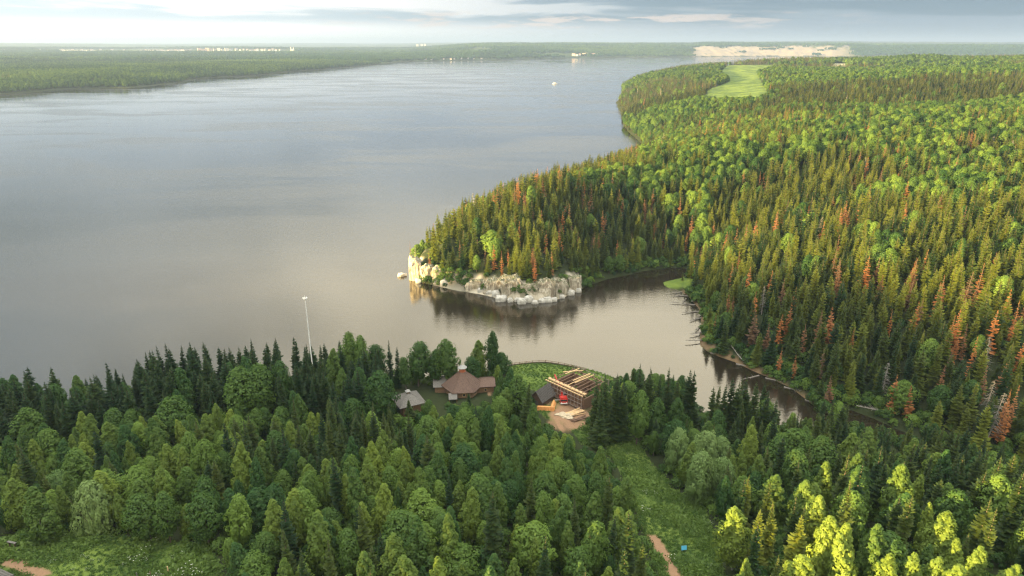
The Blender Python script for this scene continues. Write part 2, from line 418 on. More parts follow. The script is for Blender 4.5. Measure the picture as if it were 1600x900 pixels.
def build_ground():
    ang, rad, x, y = polar_sheet()
    h, dn, dr, df = land(x, y)
    near_rough = (fbm(x / 5, y / 5, 77, 3) - .5) * 0.9 * ((dn > 4) | (dr > 4))
    canopy = (fbm(x / 30, y / 30, 79, 2) - .5) * 22 * (np.hypot(x, y) > 7500)
    H = h + near_rough + canopy * (df > 60)
    n = len(ang); m = len(rad) - 1
    V = np.stack([x, y, H], 1); V = np.vstack([V, [[0, 0, float(land(np.array([0.0]), np.array([0.0]))[0][0])]]])
    i = np.arange(m - 1)[:, None] * n; k = np.arange(n)[None]; k2 = (k + 1) % n
    F = np.stack([i + k, i + k2, i + n + k2, i + n + k], -1).reshape(-1, 4)
    c = len(V) - 1
    # inner fan as degenerate-free quads every second sector
    kk = np.arange(0, n - 1, 2)
    fan = np.stack([np.full(len(kk), c), (kk + 2) % n, kk + 1, kk], 1)
    F = np.vstack([F[:, ::-1], fan])
    me = np_mesh('ground', V, F, [])
    at = grid_attrs(x, y, h, dn, dr, df)
    for nm, a in zip(('dirt', 'meadow', 'field', 'quarry', 'cliff'), at):
        q = me.attributes.new(nm, 'FLOAT', 'POINT'); q.data.foreach_set('value', np.append(a, 0).astype(np.float32))
    q = me.attributes.new('farland', 'FLOAT', 'POINT'); q.data.foreach_set('value', np.append((df > 30).astype(float), 0).astype(np.float32))
    me.polygons.foreach_set('use_smooth', np.ones(len(me.polygons), bool))
    m_, T = mat('ground')
    geo = T.new('ShaderNodeNewGeometry'); pos = geo.outputs['Position']
    A = lambda s: T.new('ShaderNodeAttribute', attribute_name=s).outputs['Fac']
    n1 = T.noise(pos, 0.35, 6, 0.65); n2 = T.noise(pos, 0.05, 4, 0.6); n3 = T.noise(pos, 0.0022, 6, 0.6); n4 = T.noise(pos, 1.7, 5, 0.7)
    floor_ = T.mix(n1, (0.016, 0.024, 0.010), (0.045, 0.055, 0.022))
    far = T.mix(T.rng(n3, 0.40, 0.62), (0.030, 0.052, 0.020), (0.075, 0.105, 0.032))
    c = T.mix(A('farland'), floor_, far)
    mead = T.mix(T.rng(n2, 0.35, 0.65), T.mix(n1, (0.045, 0.08, 0.018), (0.08, 0.125, 0.028)), T.mix(n1, (0.11, 0.16, 0.03), (0.17, 0.23, 0.045)))
    c = T.mix(A('meadow'), c, mead)
    c = T.mix(A('field'), c, T.mix(n1, (0.28, 0.27, 0.16), (0.36, 0.34, 0.24)))
    c = T.mix(A('dirt'), c, T.mix(n4, (0.20, 0.115, 0.065), (0.36, 0.23, 0.14)))
    qn = T.noise(pos, 0.012, 5, 0.7)
    c = T.mix(A('quarry'), c, T.mix(qn, (0.21, 0.165, 0.11), (0.40, 0.33, 0.23)))
    c = T.mix(A('cliff'), c, T.mix(n4, (0.30, 0.26, 0.19), (0.58, 0.52, 0.41)))
    b = T.new('ShaderNodeBsdfPrincipled'); T.put(b.inputs['Base Color'], c); b.inputs['Roughness'].default_value = 0.95
    b.inputs['Specular IOR Level'].default_value = 0.1
    bp = T.new('ShaderNodeBump'); bp.inputs['Strength'].default_value = 0.6; bp.inputs['Distance'].default_value = 0.3
    T.put(bp.inputs['Height'], n4); T.l.new(bp.outputs[0], b.inputs['Normal'])
    o = T.new('ShaderNodeOutputMaterial'); T.l.new(b.outputs[0], o.inputs[0])
    me.materials.append(m_)
    ob = bpy.data.objects.new('ground', me); col.objects.link(ob); ob['kind'] = 'structure'
    ob['label'] = 'wooded hills, banks, dirt paths and meadow clearings around the wide river'
build_ground()

def build_water():
    mb = MB(); S = 27000
    mb.add([(-S, -S, 0), (S, -S, 0), (S, S, 0), (-S, S, 0)], [(0, 1, 2, 3)])
    m_, T = mat('river_water')
    geo = T.new('ShaderNodeNewGeometry'); pos = geo.outputs['Position']
    mp = T.new('ShaderNodeMapping'); T.l.new(pos, mp.inputs[0]); mp.inputs['Scale'].default_value = (0.5, 1.0, 1.0); mp.inputs['Rotation'].default_value = (0, 0, R(12))
    cd = T.new('ShaderNodeCameraData')
    fade = T.math('DIVIDE', 1.0, T.math('ADD', 1.0, T.math('DIVIDE', cd.outputs['View Distance'], 900.0)))
    nz = T.noise(mp.outputs[0], 0.75, 4, 0.6)
    bp = T.new('ShaderNodeBump'); bp.inputs['Distance'].default_value = 0.25; bp.inputs['Strength'].default_value = 0.16
    T.put(bp.inputs['Height'], nz)
    # wind patches: rougher and calmer water
    pm = T.new('ShaderNodeMapping'); T.l.new(pos, pm.inputs[0]); pm.inputs['Scale'].default_value = (0.4, 1.0, 1.0)
    patch = T.noise(pm.outputs[0], 0.009, 5, 0.6, 0.6)
    rough = T.rng(patch, 0.38, 0.64, 0.045, 0.19)
    b = T.new('ShaderNodeBsdfPrincipled')
    T.put(b.inputs['Base Color'], (0.018, 0.014, 0.008)); T.put(b.inputs['Roughness'], rough)
    b.inputs['IOR'].default_value = 2.1
    T.l.new(bp.outputs[0], b.inputs['Normal'])
    o = T.new('ShaderNodeOutputMaterial'); T.l.new(b.outputs[0], o.inputs[0])
    ob = mb.build('water', m_); ob['kind'] = 'structure'; ob['label'] = 'wide calm tan and blue grey river with a dark side arm'
build_water()

# ------------------------------------------------------------------ tree prototypes
def cards(P, N, size, rng, aspect=1.5, jit=0.5):
    """small leaf quads at P facing roughly N"""
    n = len(P); N = N + rng.normal(0, jit, (n, 3)); N /= np.linalg.norm(N, axis=1)[:, None] + 1e-9
    a = np.cross(N, rng.normal(0, 1, (n, 3))); a /= np.linalg.norm(a, axis=1)[:, None] + 1e-9
    b = np.cross(N, a); s = (size * rng.uniform(0.7, 1.3, n))[:, None]
    V = np.stack([P - a * s * aspect * .5, P - b * s * .42 + a * s * .08, P + a * s * aspect * .5, P + b * s * .5 - a * s * .05], 1).reshape(-1, 3)
    F = np.arange(n * 4).reshape(-1, 4); return V, F

def trunk_mb(H, r0, rng, lean=0.02, top=0.92, limbs=0, zb=0.35, reach=2.0, n=6):
    mb = MB(); bx, by = rng.normal(0, lean, 2) * H
    def at(t): return np.array([bx * t * t, by * t * t, H * t])
    ts = np.linspace(0, top, 6); mb.tube([at(t) - (np.array([0, 0, 0.8]) if t == 0 else 0) for t in ts], [r0 * (1.15 - t) for t in ts], n)
    for i in range(limbs):
        t = rng.uniform(zb, 0.85); p = at(t); a = rng.uniform(0, 6.28); L = reach * (1.15 - t) * rng.uniform(.7, 1.2)
        q = p + np.array([math.cos(a) * L * .5, math.sin(a) * L * .5, L * .35]); e = p + np.array([math.cos(a) * L, math.sin(a) * L, L * .95])
        mb.tube([p, q, e], [r0 * .4, r0 * .25, r0 * .08], 4, cap=False)
    return mb

def spruce_crown(seed, H=20.0, Rb=3.0, whorls=26, seg=4, z0=0.07, fill=1.0, gaps=0.1, pw=0.68):
    rng = np.random.default_rng(seed); V = []; F = []; c = 0
    tw = np.linspace(0, 1, whorls) ** 0.9
    for t in tw:
        z = H * (z0 + (0.985 - z0) * t)
        rad = Rb * ((1 - t) ** pw) * (0.82 + 0.18 * math.sin(t * 9 + seed)) + 0.12
        nb = max(4, int(round((5 + 5 * (1 - t)) * fill)))
        a0 = rng.uniform(0, 6.28)
        for k in range(nb):
            if rng.random() < gaps: continue
            a = a0 + 6.283 * k / nb + rng.normal(0, .16); L = rad * rng.uniform(.68, 1.18)
            zz = z + rng.normal(0, .18)
            d = np.array([math.cos(a), math.sin(a), 0]); sd_ = np.array([-d[1], d[0], 0])
            droop = rng.uniform(.22, .42) * (1 - 0.6 * t); w = (0.26 + 0.16 * rng.random()) * L + 0.12
            prev = None
            for j in range(seg + 1):
                u = j / seg; p = d * L * u + np.array([0, 0, zz - droop * L * (u ** 1.1) + 0.20 * L * max(0, u - .6) + (0.35 * L * t * u)])
                ww = w * (0.35 + 1.5 * u * (1 - u) * 1.6 + 0.05) * (1 - u) ** 0.35 if u < 1 else 0.03
                ww *= rng.uniform(.7, 1.3)
                dn_ = -0.45 * ww
                cur = (p, p + sd_ * ww + [0, 0, dn_] - d * ww * -.25, p - sd_ * ww + [0, 0, dn_] + d * ww * .25)
                if prev is not None:
                    V += [prev[0], cur[0], cur[1], prev[1], prev[0], prev[2], cur[2], cur[0]]
                    F += [(c, c + 1, c + 2, c + 3), (c + 4, c + 5, c + 6, c + 7)]; c += 8
                prev = cur
    # leader
    for a in (0, 1.57):
        V += [(-.10 * math.cos(a), -.10 * math.sin(a), H * .955), (.10 * math.cos(a), .10 * math.sin(a), H * .955), (.02, 0, H * 1.012), (-.02, 0, H * 1.012)]; F += [(c, c + 1, c + 2, c + 3)]; c += 4
    return np.array(V), np.array(F)

def leafy_crown(seed, H=14.0, Rc=3.6, zlow=0.22, blobs=34, leaves=70, ls=0.42, shape='oval', core=True, bl=(.24, .38)):
    rng = np.random.default_rng(seed); Vs = []; Fs = []; off = 0
    zc0, zc1 = H * zlow, H
    lob = rng.uniform(0, 6.28, 3)
    def prof(t):                    # crown radius at relative height t
        if shape == 'birch': return min(1, (t + .14) / .36) ** .7 * max(0, 1 - max(0, t - .18) / .84) ** .62
        if shape == 'dome': return math.sqrt(max(0, 1 - (t * 1.0) ** 2.4)) * (0.75 + .25 * min(1, t * 4))
        return math.sin(math.pi * min(1, t * .9 + .08) ** .8) ** .65
    for i in range(blobs):
        t = (i + rng.random()) / blobs
        t = t ** 0.85
        a = i * 2.399 + rng.normal(0, .3)
        br = Rc * rng.uniform(*bl) * (1.0 - .55 * t if shape == 'birch' else 1)
        rr = max(0, Rc * prof(t) * (1 + .16 * math.sin(2 * a + lob[0]) + .12 * math.sin(3 * a + lob[1] + 4 * t)) - br * .75) * rng.uniform(.72, 1.05)
        zz = zc0 + (zc1 - zc0) * t * .97
        c = np.array([math.cos(a) * rr, math.sin(a) * rr, min(zz, H - br * .7)])
        n = int(leaves * rng.uniform(.8, 1.2))
        D = rng.normal(0, 1, (n, 3)); D /= np.linalg.norm(D, axis=1)[:, None]
        out = np.array([math.cos(a) * .6, math.sin(a) * .6, .75])
        keep = D @ out > -0.45 + rng.normal(0, .15, n); D = D[keep]
        Pp = c + D * br * np.array([1, 1, .9 if shape != 'birch' else 1.25]) * rng.uniform(.72, 1.12, (len(D), 1))
        oc = Pp - np.array([0, 0, zc0 + (zc1 - zc0) * .35]); oc /= np.linalg.norm(oc, axis=1)[:, None] + 1e-9
        V, F = cards(Pp, D * .75 + oc * .6 + [0, 0, .15], ls, rng, jit=.22); Vs.append(V); Fs.append(F + off); off += len(V)
    if core:                        # inner mass of leaves
        n = blobs * 9
        t = rng.random(n); a = rng.uniform(0, 6.28, n); pr = np.array([prof(q) for q in t]) * Rc * rng.uniform(.3, .68, n)
        Pp = np.stack([np.cos(a) * pr, np.sin(a) * pr, zc0 + (zc1 - zc0) * t * .9], 1)
        D = np.stack([np.cos(a), np.sin(a), np.full(n, .4)], 1)
        V, F = cards(Pp, D, ls * 2.4, rng, jit=.5); Vs.append(V); Fs.append(F + off); off += len(V)
    return np.vstack(Vs), np.vstack(Fs)

protos = {}          # kind -> list of dict(crown mesh, trunk mesh, merged mesh)
lib = {}
def add_proto(kind, cV, cF, leafm, tmb, barkm):
    k = len(protos.setdefault(kind, []))
    cm = np_mesh(kind + '_crown', cV, cF, [leafm]); tm = tmb.mesh(kind + '_trunk', barkm)
    # merged mesh for masses of far trees
    me = bpy.data.meshes.new(kind + '_whole')
    me.from_pydata([tuple(map(float, v)) for v in cV] + tmb.v, [], [tuple(map(int, f)) for f in cF] + [tuple(i + len(cV) for i in f) for f in tmb.f])
    me.materials.append(leafm); me.materials.append(barkm)
    me.polygons.foreach_set('material_index', [0] * len(cF) + [1] * len(tmb.f)); me.update()
    protos[kind].append((cm, tm))
    cc = lib.setdefault(kind, bpy.data.collections.new(kind + '_library'))
    o = bpy.data.objects.new('%s_%02d' % (kind, k), me); cc.objects.link(o)

for i in range(5):
    rg = np.random.default_rng(100 + i)
    V, F = spruce_crown(100 + i, 20, [3.3, 2.9, 3.6, 2.7, 3.1][i], 30, 4)
    add_proto('spruce', V, F, M['spruce'], trunk_mb(20, .24, rg, 0.0, .97), M['bark'])
    V, F = spruce_crown(200 + i, 20, [3.2, 2.8, 3.6, 3.1, 2.6][i], 26, 3, gaps=.12, pw=.62)
    add_proto('slim', V, F, M['spruce'], trunk_mb(20, .2, rg, 0.0, .97, n=4), M['bark'])
    V, F = leafy_crown(300 + i, 14, [3.7, 3.3, 4.1, 3.5, 3.9][i], blobs=44, leaves=85, ls=.36)
    add_proto('broad', V, F, M['broad'], trunk_mb(14, .22, rg, .03, .8, 7, .3, 3.4), M['bark'])
    V, F = leafy_crown(400 + i, 16, [3.5, 3.9, 3.2, 3.7, 3.4][i], .14, 66, 70, .34, 'birch', bl=(.20, .34))
    add_proto('birch', V, F, M['birch'], trunk_mb(16, .15, rg, .02, .9, 5, .15, 1.5), M['birchbark'])
for i in range(3):
    rg = np.random.default_rng(500 + i)
    V, F = leafy_crown(500 + i, 10, [5.6, 5.2, 4.8][i], .12, 90, 75, .36, 'dome', bl=(.15, .22))
    add_proto('willow', V, F, M['willow'], trunk_mb(10, .3, rg, .04, .7, 9, .15, 5.0), M['bark'])
    V, F = leafy_crown(600 + i, 3, 2.0, .02, 14, 60, .28, 'dome', core=False, bl=(.3, .42))
    add_proto('bush', V, F, M['broad'], trunk_mb(2.4, .05, rg, .05, .8, 4, .1, 1.2, 4), M['bark'])
    V, F = spruce_crown(700 + i, 20, [2.4, 2.0, 2.7][i], 20, 2, z0=.12, fill=.75, gaps=.32)
    add_proto('dead', V, F, M['dead'], trunk_mb(20, .2, rg, 0.0, .98, n=4), M['bark'])
    # bare grey snag: thin naked branches
    tb = trunk_mb(18, .2, rg, .01, .98); mb = MB()
    for q in range(110):
        t = rg.uniform(.15, .97); a = rg.uniform(0, 6.28); L = 3.0 * (1 - t) ** .8 * rg.uniform(.5, 1.1) + .3
        p = np.array([0, 0, 18 * t]); e = p + np.array([math.cos(a) * L, math.sin(a) * L, -L * rg.uniform(.05, .45)])
        mb.tube([p, (p + e) / 2 + [0, 0, .12], e], [.07, .05, .025], 3, cap=False)
    add_proto('snag', np.array(mb.v), np.array([f for f in mb.f]), M['bare'], tb, M['bare'])
    # light versions for the far woods
    V, F = leafy_crown(800 + i, 14, [4.2, 3.7, 4.6][i], .15, 34, 30, .8, shape=['oval', 'birch', 'birch'][i], bl=(.24, .38))
    add_proto('farbroad', V, F, M['broad'], trunk_mb(10, .25, rg, .0, .8, n=4), M['bark'])
    V, F = spruce_crown(900 + i, 20, [3.6, 3.2, 4.0][i], 13, 1, gaps=.05, pw=.65)
    add_proto('farspruce', V, F, M['spruce'], trunk_mb(18, .2, rg, .0, .9, n=4), M['bark'])
    # patch of many crowns for the horizon
    Vs = []; Fs = []; off = 0
    for q in range(14):
        cx_, cy_ = rg.uniform(-22, 22, 2); hh = rg.uniform(12, 19); n = 34
        D = rg.normal(0, 1, (n, 3)); D[:, 2] = np.abs(D[:, 2]); D /= np.linalg.norm(D, axis=1)[:, None]
        P_ = np.array([cx_, cy_, hh - 5]) + D * [4.6, 4.6, 5.5]
        V, F = cards(P_, D, 3.3, rg, jit=.3); Vs.append(V); Fs.append(F + off); off += len(V)
        V, F = cards(np.array([[cx_, cy_, hh * .5 + rg.uniform(-1, 1)] for _ in range(4)]), rg.normal(0, 1, (4, 3)) * [1, 1, .1], 8.0, rg, jit=.1); Vs.append(V); Fs.append(F + off); off += len(V)
    tm = MB(); tm.tube([(0, 0, -2), (0, 0, 8)], [.3, .2], 4)
    add_proto('woodpatch', np.vstack(Vs), np.vstack(Fs), M['broad'], tm, M['bark'])

# ------------------------------------------------------------------ where the trees stand
SKY_X = [-60, 0, 38, 50, 75, 90, 130, 170, 185, 235, 300, 350, 410, 475, 560, 615, 622, 635, 660, 690, 735, 742, 800, 805, 838, 845, 915, 922, 960, 1005, 1050, 1092, 1096, 1110, 1114, 1130, 1165, 1212, 1220, 1272, 1290, 1325, 1338, 1350, 1402, 1412, 1480, 1600, 1700]
SKY_Y = [575, 588, 572, 598, 572, 592, 590, 563, 585, 542, 532, 536, 524, 534, 522, 528, 548, 536, 532, 527, 545, 560, 560, 600, 600, 668, 668, 590, 582, 570, 576, 580, 642, 646, 600, 592, 586, 604, 642, 645, 618, 618, 630, 655, 658, 648, 655, 655, 655]
CLEAR = [MEADOW_R, CLEAR_L, SITE, [(676, 584), (764, 584), (768, 600), (760, 616), (745, 625), (676, 627)], [(616, 604), (662, 604), (664, 630), (640, 640), (614, 634)],
         [(745, 575), (768, 592), (768, 626), (758, 626)], [(1098, 560), (1112, 560), (1112, 642), (1098, 642)]]

def tree_ok_near(x, y, z, h, w):
    """shape tests of near trees: scale factor or drop"""
    ok = np.ones(len(x), bool); sc = np.ones(len(x))
    bpx, bpy_, dep = proj(np.stack([x, y, z], 1)); k = FPX / np.maximum(dep, 1)
    tpx, tpy, _ = proj(np.stack([x, y, z + h], 1))
    lim = np.interp(tpx, SKY_X, SKY_Y) + RNG.uniform(-2, 9, len(x)) 
    over = tpy < lim
    sc = np.where(over, (bpy_ - lim) / np.maximum(bpy_ - tpy, 1), 1)
    ok &= sc > 0.30
    hh = h * sc
    for t in (0.0, .3, .6, .8, .97):
        qx, qy, _ = proj(np.stack([x, y, z + hh * t], 1)); ww = w * k * (1 - .7 * t)
        for poly in CLEAR:
            for o in (-.8, 0, .8):
                ok &= ~inpoly(poly, qx + ww * o, qy)
    return ok, sc

# trees placed one by one: kind, x of the tip, y of the tip, y of the foot, width factor, tint
HAND = [
 ('broad', 650, 533, 603, 1.25, .15), ('broad', 677, 545, 603, 1.1, .1), ('broad', 702, 526, 603, 1.1, .3), ('broad', 735, 557, 603, 1.1, .05), ('broad', 632, 560, 608, 1., .2),
 ('birch', 748, 528, 592, 1.1, .5), ('broad', 767, 517, 592, .72, .05), ('broad', 781, 551, 592, 1.25, .1), ('bush', 752, 572, 592, 1.3, .3), ('bush', 768, 576, 594, 1.2, .2),
 ('spruce', 934, 590, 690, .9, .2), ('spruce', 949, 583, 692, .95, .15), ('spruce', 963, 580, 688, 1., .12), ('spruce', 941, 606, 702, .85, .15), ('spruce', 975, 596, 690, .9, .12), ('broad', 1000, 612, 698, .95, .45),
 ('spruce', 1004, 569, 668, .9, .1), ('spruce', 1016, 574, 668, .9, .15), ('spruce', 1030, 582, 670, .9, .1), ('spruce', 1048, 573, 665, .9, .12), ('spruce', 1062, 588, 670, .9, .2), ('spruce', 1078, 576, 665, .95, .1), ('spruce', 1089, 580, 668, .9, .1), ('broad', 1026, 625, 690, .9, .2), ('bush', 1072, 648, 682, 1.4, .2), ('broad', 1058, 622, 684, .8, .15),
 ('spruce', 1118, 602, 690, .9, .15), ('spruce', 1134, 598, 685, .9, .12), ('spruce', 1146, 590, 684, .9, .1), ('spruce', 1158, 595, 688, .9, .15), ('spruce', 1172, 586, 685, .95, .12), ('spruce', 1187, 594, 688, .9, .15), ('spruce', 1202, 606, 690, .9, .1), ('spruce', 1213, 620, 694, .85, .1), ('broad', 1124, 640, 700, 1., .1),
 ('willow', 1062, 668, 738, .95, .6), ('willow', 1105, 672, 748, 1.0, .7), ('willow', 1140, 680, 745, .9, .55), ('willow', 1098, 702, 785, .95, .6), ('willow', 1135, 715, 788, .85, .5),
 ('broad', 1245, 668, 760, 1.3, .35), ('broad', 1280, 682, 770, 1.2, .35), ('broad', 1215, 680, 765, 1.1, .3), ('broad', 1262, 700, 790, 1.1, .3),
 ('spruce', 1300, 622, 700, .9, .2), ('spruce', 1288, 640, 710, .9, .1), ('spruce', 1322, 628, 700, .9, .15), ('spruce', 1350, 668, 735, 1., .2), ('spruce', 1392, 668, 745, 1., .15),
 ('spruce', 1550, 612, 690, 1., .1), ('snag', 1563, 610, 690, 1.3, .5), ('dead', 1592, 600, 680, 1, .5),
 ('birch', 1158, 790, 890, 1.2, .9), ('spruce', 1192, 795, 900, .9, .75), ('spruce', 1215, 782, 890, .8, .7), ('spruce', 1166, 742, 840, .8, .6), ('spruce', 1205, 752, 850, .9, .3),  # front right: sunlit yellow put into the high tints
 ('birch', 1255, 862, 960, 1.4, 1.), ('birch', 1302, 808, 925, 1.1, 1.), ('birch', 1325, 812, 925, 1., 1.), ('birch', 1345, 835, 950, 1., .95), ('birch', 1388, 872, 970, 1.2, 1.), ('spruce', 1255, 803, 905, 1.1, .9), ('birch', 1283, 762, 860, 1., .8), ('broad', 1335, 765, 850, 1.1, .6),  # sun's yellow painted into the leaf tint of these trees
 ('birch', 1478, 803, 900, 1.2, .8), ('broad', 1402, 835, 925, 1.2, .25), ('birch', 1440, 862, 960, .9, .7), ('birch', 1465, 868, 960, .9, .7), ('birch', 1512, 852, 950, .9, .85), ('birch', 1535, 850, 950, .9, .7), ('birch', 1560, 880, 970, 1., .85), ('birch', 1590, 876, 970, 1., .8),  # yellow of sunlight carried by the high birch tints
 ('spruce', 1445, 690, 780, 1., .2), ('spruce', 1470, 745, 830, 1.05, .2), ('spruce', 1420, 720, 800, 1., .15), ('spruce', 1500, 672, 755, 1., .2), ('broad', 1345, 728, 800, 1.1, .15), ('spruce', 1390, 722, 810, 1.15, .1), ('spruce', 1555, 735, 830, 1.2, .15), ('spruce', 1535, 730, 830, 1.1, .2), ('broad', 1500, 765, 850, 1., .2),
 ('birch', 46, 765, 856, 1.25, .35), ('willow', 132, 752, 838, .85, .95), ('birch', 366, 690, 800, 1.0, .75), ('broad', 308, 680, 775, .85, .6), ('broad', 285, 672, 765, .8, .55),
 ('birch', 420, 776, 880, 1.0, .75), ('birch', 492, 800, 905, 1.15, .5), ('birch', 445, 872, 940, .8, .8), ('birch', 470, 872, 945, .9, .6), ('broad', 222, 772, 848, 1.1, .3), ('broad', 250, 770, 850, .9, .3), ('broad', 312, 772, 852, 1.1, .2),  # sunlit yellow of the brightest birches put into their tint
 ('birch', 368, 655, 700, 1., .4), ('birch', 118, 588, 660, 1.3, .3), ('broad', 40, 640, 720, 1.3, .35), ('broad', 75, 668, 740, 1.2, .5), ('broad', 110, 702, 780, 1.2, .45), ('willow', 85, 735, 800, .7, .3),
 ('broad', 540, 522, 606, 1., .5), ('broad', 560, 528, 612, .9, .45), ('birch', 512, 545, 632, 1.1, .35), ('birch', 530, 570, 650, 1., .3), ('broad', 370, 572, 665, 1.3, .35), ('broad', 400, 570, 665, 1.2, .3), ('broad', 268, 622, 700, 1.4, .3),
 ('spruce', 38, 572, 665, 1.1, 0.), ('spruce', 76, 572, 655, .9, 0.), ('spruce', 20, 590, 670, 1.1, 0.), ('spruce', 170, 563, 630, .7, 0.), ('spruce', 247, 538, 615, .9, 0.), ('spruce', 258, 536, 615, .9, 0.), ('spruce', 292, 533, 612, 1., 0.), ('spruce', 305, 540, 612, 1., 0.), ('spruce', 391, 528, 602, .9, 0.),
 ('spruce', 463, 523, 610, .9, .02), ('spruce', 430, 532, 608, .9, 0.), ('spruce', 607, 530, 605, .7, .02), ('spruce', 617, 540, 606, .7, .02),
 ('bush', 703, 426, 436, 1.3, .2), ('bush', 716, 430, 440, 1.5, .3), ('bush', 728, 434, 444, 1.2, .15), ('bush', 757, 442, 452, 1.2, .4), ('bush', 812, 448, 458, 1.2, .3), ('bush', 833, 446, 456, 1.4, .2), ('bush', 884, 440, 452, 1.3, .35), ('bush', 916, 436, 448, 1.8, .2), ('bush', 656, 424, 434, .9, .8),
 ('dead', 640, 374, 414, .6, .2), ('snag', 647, 384, 415, .6, .5),
 ('spruce', 805, 590, 668, 1.1, .15), ('spruce', 822, 595, 680, 1., .2), ('broad', 812, 586, 665, 1.1, .35), ('birch', 786, 602, 670, 1.1, .4), ('spruce', 640, 622, 662, 1., .25), ('birch', 672, 636, 700, 1., .65), ('spruce', 733, 612, 650, .8, .1),
 ('birch', 600, 668, 735, .9, .6), ('broad', 725, 638, 715, 1., .5), ('birch', 740, 655, 725, .9, .4), ('birch', 780, 655, 730, .9, .6), ('birch', 745, 740, 820, .9, .6), ('birch', 775, 690, 760, .9, .5), ('birch', 940, 700, 790, 1., .4), ('birch', 975, 738, 830, 1., .4), ('birch', 970, 785, 880, 1.1, .5), ('birch', 985, 790, 885, 1., .5), ('birch', 945, 890, 960, .8, .95),  # last birch: sunlit yellow painted in through its tint
]
KR = {'spruce': 3.1, 'slim': 3.0, 'broad': 3.7, 'birch': 3.5, 'willow': 5.2, 'bush': 2.0, 'dead': 1.9, 'snag': 2.5, 'farbroad': 4.1, 'farspruce': 3.6, 'woodpatch': 1}
KH = {'spruce': 20, 'slim': 20, 'broad': 14, 'birch': 16, 'willow': 10, 'bush': 3, 'dead': 20, 'snag': 18, 'farbroad': 14, 'farspruce': 20, 'woodpatch': 1}

TREES = []           # kind, x, y, z, sxy, sz, rot, tint, proto index, near?
for kd, tx, ty, by_, wf, ti in HAND:
    g = G(tx, by_)
    bx_, byy, dep = proj(g); 
    hpx = by_ - ty
    # height whose projection spans hpx
    lo, hi = 1.0, 60.0
    for _ in range(24):
        m_ = (lo + hi) / 2; q = proj(g + [0, 0, m_])[1][0]
        if q > ty: lo = m_
        else: hi = m_
    tpx = proj(g + [0, 0, lo])[0][0]
    g[0] -= (tpx - tx) * dep[0] / FPX
    hgt = lo; sz = hgt / KH[kd]; base = {'spruce': 4.0, 'broad': 3.4, 'birch': 3.0, 'willow': 5.2, 'bush': 2.0, 'dead': 2.2, 'snag': 3.0}[kd]
    sxy = wf * (0.45 * base + 0.55 * KR[kd] * sz) / KR[kd] if kd != 'bush' else wf
    if kd == 'willow': sxy = wf * 0.95
    TREES.append((kd, g[0], g[1], g[2] - .3, sxy, sz, random.uniform(0, 6.28), ti, random.randrange(99), 1))
hand_xy = np.array([(t[1], t[2]) for t in TREES]); hand_r = np.array([KR[t[0]] * t[4] for t in TREES])

def jgrid(x0, x1, y0, y1, s, jit=.42):
    X, Y = np.meshgrid(np.arange(x0, x1, s), np.arange(y0, y1, s)); X = X.ravel().astype(float); Y = Y.ravel().astype(float)
    X[:] += np.where((np.round(Y / s) % 2) > 0, s / 2, 0)
    return X + RNG.uniform(-jit, jit, len(X)) * s, Y + RNG.uniform(-jit, jit, len(X)) * s

def in_view(x, y, marg=R(5)):
    return (np.abs(np.arctan2(x, y)) < R(37) / 1 + marg) & (y > 0)

def push(kinds, x, y, z, sxy, sz, tint, near):
    rot = RNG.uniform(0, 6.283, len(x)); pi = RNG.integers(0, 99, len(x))
    for a in zip(kinds, x, y, z, sxy, sz, rot, tint, pi): TREES.append((*a, near))

